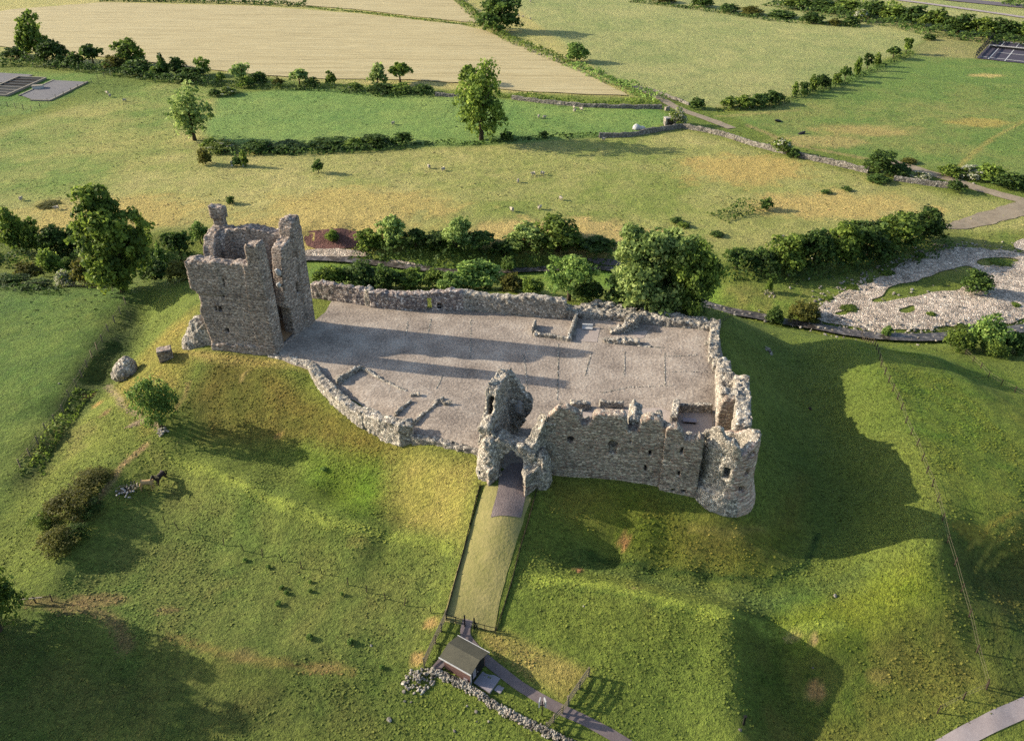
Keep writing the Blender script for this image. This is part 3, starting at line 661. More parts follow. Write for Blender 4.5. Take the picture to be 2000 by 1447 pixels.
ribbon('dirt_lane', [(1740,316),(1800,334),(1860,352),(1920,372),(2030,402)], 3.6, .12, M['track'], 1.2, 'brown dirt lane behind the field wall', .5)
sheet('worn_earth', [(2010,395),(1985,392),(1965,402),(1900,420),(1850,436),(1840,446),(1900,448),(1960,432),(2010,420)], .1, M['track'], 1.2, 'worn bare ground where the lane meets the shingle', 1, .8)
sheet('wheat_field', [(-160,56),(20,20),(200,6),(500,13),(700,28),(900,50),(945,60),(1000,84),(1080,112),(1170,158),(1228,188),(1150,186),(1000,178),(900,163),(800,157),(640,156),(500,147),(420,138),(250,118),(0,92),(-160,88)], .25, M['wheat'], 4, 'pale ripe crop filling the large field', 0, 1.0)
sheet('crop_field', [(200,-14),(880,-14),(936,46),(900,44),(700,20),(500,5),(300,1)], .25, M['wheat'], 4, 'second pale crop beyond the thin hedge', 0, 1.0)
sheet('shingle_bank', [(1592,602),(1640,572),(1700,547),(1760,520),(1850,480),(1960,488),(2030,505),(2030,622),(1900,642),(1800,650),(1700,645),(1640,637),(1600,628)], .14, M['shingle'], 1.0, 'broad bank of pale river stones', 2, 1.3,
      holes=[[(1690,592),(1722,574),(1740,560),(1790,545),(1850,530),(1892,518),(1914,532),(1886,562),(1840,572),(1790,578),(1760,590)],[(1750,610),(1785,598),(1790,608),(1768,616)],[(1630,612),(1660,600),(1690,602),(1668,610),(1640,618)],[(1905,512),(1960,502),(2000,510),(1960,522),(1925,524)]])
sheet('shingle_patch', [(1975,472),(2030,462),(2030,492),(1985,490)], .12, M['shingle'], 1.0, 'small patch of river stones beside the lane', 2, .4)
sheet('shingle_strip', [(755,508),(800,512),(835,522),(800,524),(770,516)], .14, M['shingle'], .9, 'thin strip of stones in the stream behind the wall', 2, .3)
sheet('stone_beach', [(588,488),(660,486),(720,494),(720,502),(650,502),(588,506)], .16, M['shingle'], .9, 'stony beach under the red river bank', 2, .3)
sheet('sandbar', [(1140,506),(1180,505),(1212,510),(1210,521),(1160,517)], .14, M['path'], .9, 'grey mud bar in the stream beside the tall tree', 2, .3)
sheet('red_bank', [(592,452),(640,448),(690,450),(722,458),(725,482),(680,486),(600,488)], .12, M['redbank'], .9, 'eroded red earth bank of the stream', 1, .4)
_d = np.gradient(RIVW, axis=0); _d /= np.linalg.norm(_d, axis=1)[:, None]; _n = np.c_[-_d[:, 1], _d[:, 0]] * np.interp(RIVW[:, 0], [-40, 15, 35, 60], [1.1, 1.1, 1.15, 1.3])[:, None]
sheet_w('river', chaikin(np.r_[RIVW - _n, (RIVW + _n)[::-1]], 2), 0, M['water'], 1.5, 'dark shallow stream curving round the mound', .55, (), -5.78)
sheet('filter_bed', [(41,188),(106,158.5),(171,161.5),(98,196.5),(62,196)], .25, M['beds'], 2, 'grey gravel filter bed of the water works', 0)
sheet('gravel_bed', [(-60,140),(66,147.5),(32,158.5),(-60,172)], .2, M['beds'], 2, 'pale gravel floor beside the open tanks', 0, .4)
sheet('tennis_court', [(1939,80.5),(2060,92),(2060,132),(2002,125.5),(1906.5,115)], .2, M['court'], 2.5, 'dark surfaced tennis court', 0)
ribbon('far_road', [(1700,-6),(1770,3),(1880,18),(2060,44)], 4.2, .3, M['road'], 4, 'pale road along the far hedge belt')
ribbon('carriageway', [(1680,-22),(1780,-8),(1900,4),(2060,20)], 11, .3, M['dark_road'], 5, 'dark main carriageway crossing the far corner')
ribbon('mown_strip', [(993,955),(972,1010),(950,1080),(930,1150),(915,1222)], 5.2, .035, M['mown'], .5, 'mown grass approach leading up to the gate', .12)

# ------------------------------------------------------------------ ruined masonry: solid shapes with crumbled surfaces
def wall(A, B, t, top, base, holes=(), rev=False, jag=1.0, v0=0.0):
    """solid wall, front face through A-B, thickness to the left of A->B (away from the viewer when A is west of B);
       top = [(u, z)...]; holes = (u0, u1, z0, z1, shape[, depth])"""
    A = np.array(A[:2], float); B = np.array(B[:2], float); L = np.linalg.norm(B - A); e = (B - A) / L; n = np.array([-e[1], e[0]]) * (-1 if rev else 1)
    tu = [p[0] for p in top]; tz = [p[1] for p in top]
    def f(X, Y, Z):
        u = (X - A[0]) * e[0] + (Y - A[1]) * e[1]; v = (X - A[0]) * n[0] + (Y - A[1]) * n[1] - v0
        d = np.maximum(np.maximum(-u, u - L), np.maximum(-v, v - t))
        d = np.maximum(d, np.maximum((Z - np.interp(u, tu, tz) - jag * (.22 * vnoise(X * 1.1, Y * 1.1, Z * .2, 77) + .15 * vnoise(X * 2.9, Y * 2.9, Z * .4, 78))) * .8, base - Z))
        for h in holes:
            u0, u1, z0, z1, sh = h[:5]; dep = h[5] if len(h) > 5 else 99
            uc, zc = (u0 + u1) / 2, (z0 + z1) / 2
            if sh == 'round': q = np.hypot(u - uc, Z - zc) - (u1 - u0) / 2
            elif sh == 'arch':
                r = (u1 - u0) / 2; zs = z1 - r
                q = np.where(Z > zs, np.hypot(u - uc, Z - zs) - r, np.maximum(np.abs(u - uc) - r, z0 - Z))
            else: q = np.maximum(np.abs(u - uc) - (u1 - u0) / 2, np.abs(Z - zc) - (z1 - z0) / 2)
            q = np.maximum(q, v - dep)
            d = np.maximum(d, -q)
        return d
    f.e, f.n, f.A, f.L = e, n, A, L
    ex = n * (t + v0); P = np.array([A, B, A + ex, B + ex, A + n * v0, B + n * v0])
    f.bb = (P[:, 0].min(), P[:, 0].max(), P[:, 1].min(), P[:, 1].max(), base, max(tz))
    return f

def prism(P, z0, z1, taper=0.0):
    P = np.array(P, float)[:, :2]; c = P.mean(0)
    def f(X, Y, Z):
        k = 1 + taper * (z1 - Z) / (z1 - z0)
        x = c[0] + (X - c[0]) / k; y = c[1] + (Y - c[1]) / k
        return np.maximum(sdist(x, y, P), np.maximum(Z - z1, z0 - Z))
    f.bb = (P[:, 0].min() - 1, P[:, 0].max() + 1, P[:, 1].min() - 1, P[:, 1].max() + 1, z0, z1); return f

def blob(c, r):
    c = np.array(c, float); r = np.array(r, float)
    def f(X, Y, Z): return (np.sqrt(((X - c[0]) / r[0]) ** 2 + ((Y - c[1]) / r[1]) ** 2 + ((Z - c[2]) / r[2]) ** 2) - 1) * r.min()
    f.bb = (c[0] - r[0], c[0] + r[0], c[1] - r[1], c[1] + r[1], c[2] - r[2], c[2] + r[2]); return f

def union(*fs):
    def f(X, Y, Z):
        d = fs[0](X, Y, Z)
        for g in fs[1:]: d = np.minimum(d, g(X, Y, Z))
        return d
    b = np.array([g.bb for g in fs]); f.bb = (b[:, 0].min(), b[:, 1].max(), b[:, 2].min(), b[:, 3].max(), b[:, 4].min(), b[:, 5].max()); return f

def cut(f0, *gs):
    def f(X, Y, Z):
        d = f0(X, Y, Z)
        for g in gs: d = np.maximum(d, -g(X, Y, Z))
        return d
    f.bb = f0.bb; return f

def surface(f, h, amp=.08, fr=1.5, seed=0):
    """crumbled surface of solid f as quads (surface nets)"""
    b = f.bb; g = h * 2 + .3
    ax = [np.arange(b[2 * i] - g, b[2 * i + 1] + g, h, dtype=np.float32) for i in range(3)]
    X, Y, Z = np.meshgrid(*ax, indexing='ij'); d = np.asarray(f(X, Y, Z), np.float32)
    m = np.abs(d) < .7; x, y, z = X[m], Y[m], Z[m]
    d[m] += amp * (vnoise(x * fr, y * fr, z * fr, seed) + .7 * vnoise(x * fr * 2.6, y * fr * 2.6, z * fr * 2.6, seed + 1))
    s = d < 0
    cnt = sum(s[i:s.shape[0] - 1 + i, j:s.shape[1] - 1 + j, k:s.shape[2] - 1 + k].astype(np.int8) for i in (0, 1) for j in (0, 1) for k in (0, 1))
    act = (cnt > 0) & (cnt < 8); I = np.argwhere(act); vid = np.full(act.shape, -1, np.int64); vid[act] = np.arange(len(I))
    cor = [(i, j, k) for i in (0, 1) for j in (0, 1) for k in (0, 1)]
    D = np.stack([d[I[:, 0] + c[0], I[:, 1] + c[1], I[:, 2] + c[2]] for c in cor], 1)
    acc = np.zeros((len(I), 3)); num = np.zeros(len(I))
    for a in range(8):
        for c in range(a + 1, 8):
            if sum(abs(cor[a][q] - cor[c][q]) for q in range(3)) != 1: continue
            da, dc = D[:, a], D[:, c]; mk = (da < 0) != (dc < 0); t = np.where(mk, da / np.where(mk, da - dc, 1), 0)
            p = np.array(cor[a]) + t[:, None] * (np.array(cor[c]) - np.array(cor[a])); acc += p * mk[:, None]; num += mk
    V = np.array([ax[0][0], ax[1][0], ax[2][0]]) + (I + acc / num[:, None]) * h
    Q = []
    for axis in range(3):
        sl0 = [slice(None)] * 3; sl1 = [slice(None)] * 3; sl0[axis] = slice(0, -1); sl1[axis] = slice(1, None)
        a, c = s[tuple(sl0)], s[tuple(sl1)]; E_ = np.argwhere(a != c); fl = a[tuple(E_.T)]
        o1, o2 = [q for q in range(3) if q != axis]
        if axis == 1: o1, o2 = o2, o1
        ok = (E_[:, o1] > 0) & (E_[:, o2] > 0) & (E_[:, o1] < act.shape[o1]) & (E_[:, o2] < act.shape[o2]); E_, fl = E_[ok], fl[ok]
        def cell(da, db):
            c_ = E_.copy(); c_[:, o1] += da; c_[:, o2] += db; return vid[tuple(c_.T)]
        q = np.stack([cell(-1, -1), cell(0, -1), cell(0, 0), cell(-1, 0)], 1); q[~fl] = q[~fl][:, ::-1]; Q.append(q)
    return V, np.concatenate(Q)

def stone(name, f, h, mat, parent=None, amp=.08, fr=1.5, seed=0, smooth=True):
    V, Q = surface(f, h, amp, fr, seed); return obj(name, V, Q, mat, parent, smooth)

def split_stone(f, h, classes, parent, amp=.08, fr=1.5, seed=0):
    """one continuous ruin divided into its parts: classes(V) -> index, [(name, mat)...]"""
    V, Q = surface(f, h, amp, fr, seed); ci, parts = classes(V[Q].mean(1))
    for k, (nm, mt) in enumerate(parts):
        q = Q[ci == k]
        if len(q) == 0: continue
        u, inv = np.unique(q, return_inverse=True); obj(nm, V[u], inv.reshape(q.shape), mt, parent, True)

def zw(P, z): return np.array([P[0], P[1], z])

# ---- the keep
KFL, KFR, KRR = at(401, 682, 8), at(541, 694, 8), at(614, 630, 8)
KE = (KFR - KFL) / np.linalg.norm(KFR - KFL); KRL = KRR - (KFR - KFL) - KE * 1.9
KLEN = np.linalg.norm(KRR - KRL)
kf = wall(KFL, KFR, 1.7, [(0, 21.3), (1.2, 21.6), (4, 21.4), (6, 21.2), (8.4, 21.4), (10.5, 21.4)], 6.8,
          [(2.78, 3.16, 14.2, 15.1, 'rect'), (3.32, 3.70, 14.2, 15.1, 'rect'), (3.62, 4.12, 10.9, 11.7, 'rect'), (4.75, 4.93, 17.9, 19.1, 'rect'), (4.2, 4.5, 16.3, 16.7, 'rect'), (8.4, 8.7, 10.2, 10.5, 'rect')])
kpil = wall(KFL - KE * .05, KFL + KE * 4.45, .5, [(0, 21.25), (4.5, 21.4)], 16.6, v0=-.13)
kpil2 = wall(KFR - KE * 2.6, KFR, .5, [(0, 16), (.2, 21.4), (2.6, 21.4)], 7, v0=-.14)
kplinth = wall(KFL, KFR, .5, [(0, 9.2), (10.5, 9.2)], 6.6, v0=-.22)
kt1 = wall(KFR - KE * 1.85, KFR, 1.9, [(0, 23.7), (.35, 24.2), (1.2, 24.1), (1.85, 24.3)], 20, v0=-.1)
kr = wall(KFR, KRR, 1.7, [(0, 24.1), (1.75, 24.0), (1.95, 15), (2.05, 8.9), (3.2, 8.8), (3.45, 10.5), (3.9, 14.5), (4.3, 17.5), (4.7, 20.5), (5.0, 21.7), (7.1, 22.2), (9.7, 22.4)], 6.8,
          [(6.75, 7.35, 14.1, 15.9, 'rect', .8), (1.95, 4.75, 8.6, 13.4, 'arch')])
krp = wall(KFR + (KRR - KFR) * .80, KRR, .6, [(0, 23), (2, 23)], 6.8, v0=-.3)
kt2 = wall(KFR + (KRR - KFR) * .755, KRR, 2.0, [(0, 23.4), (.5, 24.4), (2.4, 24.5)], 20, v0=-.15)
kb = wall(KRR, KRL, 1.8, [(0, 22.4), (1.9, 22.3), (3.5, 22.4), (5, 22.7), (7, 23.0), (9, 22.5), (11, 22.5), (12.5, 22.6)], 6.8)
kl = wall(KRL, KFL, 1.7, [(0, 22.6), (2.4, 22.6), (3.8, 22.0), (4.6, 20.6), (5.4, 18.4), (7.0, 17.2), (8.4, 19.5), (8.9, 21.3), (9.9, 21.4)], 6.8)
ksd = (KRR - KFR) / np.linalg.norm(KRR - KFR)
kl2 = wall(KRL + KE * 1.5, KRL + KE * 1.5 - ksd * 3.2, 1.6, [(0, 22.6), (2.0, 22.5), (3.2, 21.6)], 12)
ktp = wall(KRL + KE * 1.75 + ksd * .1, KRL + KE * .3 + ksd * .1, 1.1, [(0, 24.6), (2, 24.6)], 21)
ktc = wall(KRL + KE * 2.0 + ksd * .25, KRL + ksd * .25, 1.5, [(0, 25.3), (.8, 25.5), (2, 25.4)], 23.7)
kinner = wall(KFR - KE * 1.2 + ksd * 5.2, KFR + ksd * 5.2 - KE * .1, 1.2, [(0, 21.0), (1.2, 21.8)], 6.8)
krob = lambda X, Y, Z: np.maximum((X - KFL[0]) * KE[0] + (Y - KFL[1]) * KE[1] - np.clip((17.2 - Z) * .14, -1, 1.05), Z - 17.4)
krob2 = blob(KFL + KE * .2 + np.array([0, .2, 7.6]), (.7, .8, 1.6))
keepf = cut(union(kf, kpil, kpil2, kplinth, kt1, kr, krp, kt2, kb, kl, kl2, ktp, ktc), krob, krob2)
keep = thing('stone_keep', 'tall square ruined keep of grey stone with broken corner turrets', 'castle keep', tuple((KFL + KFR + KRR + KRL) / 4))
KC = (KFL + KFR + KRR + KRL) / 4
def keep_cls(c):
    def dl(A, B):
        e = (B - A)[:2] / np.linalg.norm((B - A)[:2]); return np.abs((c[:, 0] - A[0]) * -e[1] + (c[:, 1] - A[1]) * e[0] - .6)
    D = np.stack([dl(KFL, KFR), dl(KFR, KRR), dl(KRR, KRL), dl(KRL, KFL)], 1); ci = D.argmin(1)
    for k, (P, z0) in enumerate(((KFR, 21.75), (KRR, 22.75), (KRL + KE * 1.0, 22.85))):
        ci[(np.hypot(c[:, 0] - P[0], c[:, 1] - P[1]) < 3.2) & (c[:, 2] > z0)] = 4 + k
    return ci, [('wall', M['keep'])] * 4 + [('corner_turret', M['keep'])] * 3
split_stone(keepf, .16, keep_cls, keep, .045, 1.9, 5)
toe = at(396, 672, 8)
stone('rubble_toe', union(blob(toe + np.array([-.2, .9, -.4]), (2.1, 1.7, 4.3)), blob(toe + np.array([-1.4, .6, -.6]), (1.7, 1.3, 2.4)), wall(toe + np.array([-.9, -.35, 0]), toe + np.array([2.2, -.75, 0]), 1.2, [(0, 9.0), (1.2, 10.8), (2.2, 11.8), (3.1, 10.5)], 6.8)), .17, M['rubble'], keep, .13, 1.9, 9)
for u0 in (2.78, 3.32):
    a = KFL + KE * u0; nn = np.array([-KE[1], KE[0], 0])
    w_ = MB().box(zw(a + KE * .19 + nn * .9, 14.65), (.5, .06, 1.0), math.atan2(KE[1], KE[0])); o_ = w_.build('window', M['black'], keep)  # black panel inside the opening stands in for the shade within
for u0, u1, z0, z1 in ((2.62, 3.86, 14.02, 14.2), (2.62, 3.86, 15.08, 15.24), (3.16, 3.32, 14.2, 15.08), (3.45, 4.3, 10.72, 10.88)):
    a = KFL + KE * (u0 + u1) / 2; MB().box(zw(a, (z0 + z1) / 2) + np.array([-KE[1], KE[0], 0]) * .04, (u1 - u0, .3, z1 - z0), math.atan2(KE[1], KE[0])).build('window_frame' if z1 - z0 > .3 or z0 > 14 else 'window_sill', M['keep'], keep)
for u_, z_, s_ in ((4.4, 18.4, .42), (4.1, 16.6, .38)): stone('fallen_plaster', blob(zw(KFR + ksd * u_ - KE * .75, z_), (s_, .22, s_ * 1.2)), .11, M['white'], keep, .08, 2.5, 3)
sheet_w('keep_floor', np.array([(KFL + (KC - KFL) * .12)[:2], (KFR + (KC - KFR) * .02)[:2], (KRR + (KC - KRR) * .12)[:2], (KRL + (KC - KRL) * .12)[:2]]), .5, M['earth'], 1.0, 'earth floor inside the ruined keep')

# ---- hall range with its projecting block
HA, HB = at(1063, 926, 7.5), at(1284.5, 944, 7.5)
hd = (HB - HA) / np.linalg.norm(HB - HA); hn = np.array([-hd[1], hd[0], 0])
hall = thing('hall_range', 'long ruined hall front wall with two round window holes and broken top', 'castle wall', tuple(HA))
hf = wall(HA - hd * .1, HB + hd * .6, 1.25, [(0, 13.45), (0.3, 15.15), (1.3, 16.55), (2.3, 16.6), (3.3, 16.15), (3.6, 15.75), (3.85, 14.6), (4.5, 14.45), (4.9, 14.85), (5.1, 15.85), (5.6, 16.1), (8.3, 16.05), (8.6, 15.75), (8.8, 14.25), (9.9, 14.35), (10.05, 15.65), (10.8, 16.1), (12.0, 15.95), (12.6, 15.15), (12.95, 14.95)], 6.2,
          [(2.4, 3.25, 12.1, 13.1, 'round', 1.1), (6.8, 7.95, 11.7, 12.8, 'round', 1.1), (7.0, 7.8, 11.2, 12.1, 'rect', .5), (11.2, 11.58, 11.2, 12.0, 'rect', 1.1), (10.95, 11.2, 9.1, 9.95, 'rect', 1.1), (.75, 1.1, 7.9, 8.4, 'rect', .5), (9.1, 9.25, 12.7, 13.1, 'rect', .4)])
hleft = wall(HA + hd * .1 + hn * 3.4, HA + hd * .1, 1.0, [(0, 11.5), (1.5, 13.0), (3.4, 14.4)], 6.5)
stone('front_wall', hf, .15, M['hall'], hall, .055, 1.7, 15)
stone('end_wall', hleft, .16, M['rubble'], hall, .12, 1.8, 16)
def cross(u, w_, ln, zt, zb=7.8, u_off=1.2, nm='cross_wall', mt='rubble', prof=None):
    p = HA + hd * u + hn * u_off
    return stone(nm, wall(p, p + hd * w_, ln, prof or [(0, zt), (w_, zt)], zb), .15, M[mt], hall, .1, 1.9, int(u * 10))
cross(8.8, 1.45, 3.4, 15.0, prof=[(0, 14.6), (.5, 15.2), (1.45, 14.5)])
cross(3.6, 1.0, 1.1, 14.2); cross(2.2, 1.6, .9, 15.2); cross(5.4, 2.9, .8, 15.4)
cross(11.7, .75, 3.4, 14.3); cross(11.0, .4, 1.6, 10.2, u_off=4.8)
ROOMS = True
BA, BB = at(1286, 955.6, 7), at(1352.5, 969, 6.6)
bd = (BB - BA) / np.linalg.norm(BB - BA); bn = np.array([-bd[1], bd[0], 0])
bf = union(wall(BA, BB + bd * .35, 1.1, [(0, 15.1), (.4, 15.5), (1.1, 15.6), (1.8, 14.9), (2.1, 14.1), (3.0, 14.2), (3.5, 14.8), (4.1, 14.4)], 5.6,
          [(1.75, 2.08, 12.1, 13.1, 'rect', .95), (1.8, 2.08, 9.1, 9.9, 'rect', .95), (1.35, 1.75, 6.9, 7.35, 'rect', .9), (2.45, 2.9, 6.9, 7.35, 'rect', .9), (.9, 1.05, 11.0, 11.25, 'rect', .3)]),
          wall(BA + bn * 2.6, BA, .9, [(0, 13.6), (1.2, 14.6), (2.6, 15.2)], 5.6))
stone('projecting_block', bf, .15, M['hall'], hall, .055, 1.7, 25)
stone('broken_cross_wall', union(wall(BA + bn * 2.0 + bd * 1.5, BA + bn * 1.8 + bd * 4.6, .8, [(0, 12.6), (1.0, 13.4), (2.2, 13.0), (3.1, 14.2)], 6.5), wall(BA + bn * 3.4 + bd * 3.4, BA + bn * 1.6 + bd * 4.3, .7, [(0, 12.6), (2, 14.2)], 7)), .15, M['rubble'], hall, .12, 1.9, 26)

# ---- round tower
RC = np.array([23.25, 69.15, 0])
def rt(X, Y, Z):
    r = np.hypot(X - RC[0], Y - RC[1]); th = np.arctan2(Y - RC[1], X - RC[0])      # -pi/2 faces the viewer
    R = np.where(Z > 8.6, 3.15 - (Z - 8.6) * .02, 3.17 + np.clip(8.4 - Z, 0, 2.6) * .23)
    strip = np.clip((-1.42 - th) * 2.0 - np.clip(13.2 - Z, 0, 9) * .10 + .2 * np.sin(Z * 2.1), 0, 1) * (th > -3.05)       # facing robbed away on the west
    R = R - .3 * np.clip((np.abs(vnoise(X * .9, Y * .9, Z * .5, 91)) - .35) * 3, 0, 1) * (Z > 12.6)
    R = R - .42 * strip * (Z > 8.0) + .15 * strip * (Z < 8.4)
    top = np.interp(th, [-3.15, -2.8, -2.3, -1.9, -1.45, -1.38, -.9, -.3, .2, .9, 1.6, 2.4, 3.15], [14.0, 15.4, 15.6, 14.9, 14.2, 13.4, 14.0, 14.6, 14.0, 12.6, 11.9, 12.4, 14.0]) + .35 * vnoise(X * 1.3, Y * 1.3, np.zeros_like(X), 92)
    d = np.maximum(r - R, np.maximum((Z - top) * .8, 4.4 - Z))
    d = np.maximum(d, -np.maximum(r - 2.0, 11.8 - Z))                                 # hollow
    for thc, zc, hw, hh in ((-.92, 13.1, .15, .33), (-1.02, 10.7, .09, .42), (-1.14, 8.6, .12, .38), (-1.78, 10.7, .12, .7), (-.2, 10.6, .1, .4)):
        d = np.maximum(d, -np.maximum(np.maximum((np.abs(th - thc) - hw) * 3.2, np.abs(Z - zc) - hh), 1.4 - r))
    return d
rt.bb = (RC[0] - 4.6, RC[0] + 4.6, RC[1] - 4.6, RC[1] + 4.6, 4.4, 16.2)
tower = thing('round_tower', 'round corner tower of reddish stone with a flared base', 'castle tower', tuple(RC + np.array([0, 0, 5.5])))
def rt_cls(c):
    th = np.arctan2(c[:, 1] - RC[1], c[:, 0] - RC[0]); r = np.hypot(c[:, 0] - RC[0], c[:, 1] - RC[1]); ci = np.zeros(len(c), int)
    edge = -1.42 - np.clip(13.2 - c[:, 2], 0, 9) * .05 + .1 * np.sin(c[:, 2] * 2.1)
    ci[(th < edge) | (c[:, 2] > 14.3) | (r < 2.6) | ((c[:, 2] < 7.6) & (th < -1.3))] = 1
    ci[(c[:, 2] < 8.1) & (ci == 0)] = 2
    return ci, [('drum_wall', M['tower']), ('rubble_core', M['rubble']), ('flared_base', M['tower'])]
split_stone(rt, .14, rt_cls, tower, .06, 1.7, 35)
for thc, zc, hw, hh in ((-.92, 13.1, .15, .33), (-1.14, 8.6, .12, .38)):
    p = RC + np.array([math.cos(thc), math.sin(thc), 0]) * 2.85; MB().box((p[0], p[1], zc), (.08, .07, hh * 2), thc).build('window_bar', M['concrete'], tower)

# ---- double east wall behind the round tower
eastw = thing('east_wall', 'tall double wall with jagged top running back from the round tower', 'castle wall', (27.5, 80, 8))
EI = np.array([24.2, 77.9]); ED = np.array([3.1, 14.8]) / np.linalg.norm([3.1, 14.8])
ei = wall(EI + ED * 14.5 , EI, 1.9, [(0, 9.2), (4, 9.6), (6.5, 10.6), (7.5, 11.8), (9, 10.4), (11, 11.4), (12.5, 12.6), (13.6, 13.4), (14.5, 13.1)], 6.8)
stone('inner_wall', ei, .16, M['rubble'], eastw, .12, 1.7, 45)
stone('inner_wall_end', wall(EI + np.array([-.2, -1.0]), EI + np.array([1.9, -1.35]), 1.0, [(0, 11.9), (.5, 12.9), (1.9, 13.0)], 7.0), .15, M['hall'], eastw, .08, 1.7, 46)
EO = np.array(at(1424, 900, 8)[:2]); EO2 = np.array(at(1426, 766, 8)[:2]); 
eo = wall(EO2, EO, 1.7, [(0, 10.2), (.8, 10.8), (1.6, 11.6), (1.9, 11.2), (2.3, 12.2), (3.5, 12.2), (5, 12.6), (7, 12.9), (9, 13.1), (11, 13.3), (13.5, 13.4), (15, 12.8)], 4.6)
eo_n = np.array([-(EO - EO2)[1], (EO - EO2)[0]]) / np.linalg.norm(EO - EO2)
stone('outer_wall', eo, .16, M['rubble'], eastw, .13, 1.7, 47)
stone('passage_wall', union(wall(EI + ED * 9.5 + np.array([2.2, 0]), EI + ED * 3 + np.array([2.2, 0]), .6, [(0, 9.6), (2, 10.2), (4, 10.0), (6.6, 9.8)], 7.5)), .15, M['rubble'], eastw, .1, 1.8, 48)
elow = wall(at(1404, 640, 8), EI + ED * 14.3 + np.array([.3, 0]), 1.3, [(0, 9.0), (3, 9.2), (6, 9.3), (9, 9.2)], 6.5, rev=True)
stone('low_wall', union(elow, wall(EI + ED * 13 + np.array([-.4, 0]), EI + ED * 14.6 + np.array([-.4, 0]), .8, [(0, 9), (2, 9)], 7, rev=True)), .16, M['rubble'], eastw, .13, 1.9, 49)

# ---- gatehouse: arch with splayed piers and the tall leaning fragment behind it
gate = thing('gatehouse', 'ruined gate arch with a tall leaning fragment of wall behind it', 'gatehouse', (0, 69, 7.9))
GP, GQ = at(961, 925, 7.9), at(1046, 940, 7.9); gd = (GQ - GP) / np.linalg.norm(GQ - GP); gn = np.array([-gd[1], gd[0], 0])
ga = wall(GP - gd * .95, GQ - gd * .1, 2.0, [(0, 10.6), (.4, 11.5), (1.1, 12.6), (1.7, 12.9), (2.4, 12.5), (3.0, 12.2), (3.7, 12.2), (4.4, 12.2), (5.0, 12.0), (5.8, 11.8)], 6.6,
          [])
pl_ = prism([at(945, 926, 7.8), at(954, 949, 7.8), at(981, 929, 7.8), at(984, 905, 7.8), at(962, 897, 7.8)], 6.4, 9.7, -.2)
pr_ = prism([at(1020, 949, 7.7), at(1025.5, 966, 7.6), at(1051, 947, 7.6), at(1056, 915, 7.8), at(1028, 908, 7.8)], 6.2, 9.9, -.2)
ga2 = wall(np.array([1.9, 68.6]), np.array([3.75, 70.0]), 1.2, [(0, 12.0), (.8, 12.8), (1.6, 14.2), (2.4, 15.6)], 6.8)
gm = union(ga, ga2, pl_, pr_, blob((-2.4, 70.2, 8.4), (1.5, 1.7, 4.6)), blob((3.2, 69.2, 8.2), (1.2, 1.6, 3.4)))
archc = lambda X, Y, Z: (np.abs((X - GP[0]) * gd[0] + (Y - GP[1]) * gd[1] - 2.26) - np.interp(Z, [8.8, 9.9, 10.8, 11.6], [1.5, 1.4, .9, -.1])) * .75
stone('arch', cut(gm, archc), .14, M['rubble'], gate, .14, 2.0, 55)
for P_ in ([at(945, 926, 7.8), at(954, 949, 7.8), at(981, 929, 7.8), at(975, 912, 7.8)], [at(1020, 949, 7.7), at(1025.5, 967, 7.6), at(1052, 947, 7.6), at(1040, 925, 7.8)]):
    stone('plinth', prism(P_, 6.2, 8.15, .05), .12, M['hall'], gate, .03, 2, 56)
FA, FB = at(972, 893, 8), at(1000, 842, 8)
fw = FB - FA; fd = fw / np.linalg.norm(fw)
frag = wall(FB, FA - fd * 2.4, 1.35, [(0, 16.5), (1.2, 16.9), (2.5, 17.0), (3.8, 17.3), (4.8, 17.0), (5.3, 16.2), (5.7, 14.6), (7.8, 13.6)], 7.0, rev=True)
frag2 = wall(FB - fd * .6 + np.array([-.3, 0, 0]), FB + np.array([2.3, -.75, 0]), 1.2, [(0, 16.6), (.5, 16.4), (1.0, 15.6), (1.5, 14.4), (2.1, 13.6), (2.8, 13.0)], 7.0)
def lean(X, Y, Z): return np.maximum(np.maximum(X - (FB[0] + 1.3 + np.interp(Z, [8, 9.5, 12, 13.6, 15, 16.5], [-.5, .2, 1.25, .95, .6, .1])), 0) - .02, Z - 99)
fsh = cut(union(frag, frag2), lambda X, Y, Z: (FB[0] + np.interp(Z, [7, 8, 9.5, 11.5, 12.6, 13.6, 15, 16.5], [.4, .7, 1.3, 2.3, 2.35, 1.75, 1.4, .8])) - X)
hole = lambda X, Y, Z: np.maximum(np.maximum(np.abs((X - FA[0]) * fd[0] + (Y - FA[1]) * fd[1] - .2) - .9, np.abs(Z - 14.9) - 1.1), np.abs((X - FA[0]) * fd[1] - (Y - FA[1]) * fd[0] + .62) - .24)
stone('wall_fragment', cut(fsh, hole), .14, M['rubble'], gate, .15, 2.0, 57)
stone('plaster_patch', blob((.75, 76.75, 12.0), (.55, .25, .75)), .11, M['plaster'], gate, .1, 2.4, 58)

# ---- curtain walls round the yard
def rub_line(pl, zb, tops, t, wd_=None, rev=False):
    """union of wall pieces along a polyline of photo pixels (points on the plane z=zb)"""
    P = [at(px, py, zb) for px, py in pl]; fs = []
    for i in range(len(P) - 1):
        L = np.linalg.norm(P[i + 1] - P[i]); d = (P[i + 1] - P[i]) / L
        fs.append(wall(P[i] - d * .15, P[i + 1] + d * .15, t, [(0, tops[i]), (L + .3, tops[i + 1])], zb - 1.6, rev=rev, jag=.3))
    return union(*fs)
c1 = at(608, 581, 8), at(722, 598, 8)
n1 = thing('north_wall_stub', 'plain stretch of curtain wall joining the keep', 'castle wall', tuple(c1[0]))
stone('wall', wall(c1[0], c1[1], 1.1, [(0, 10.0), (2, 10.7), (4, 10.9), (6, 10.6), (8.5, 10.6)], 6.2), .17, M['curtain'], n1, .08, 1.7, 65)
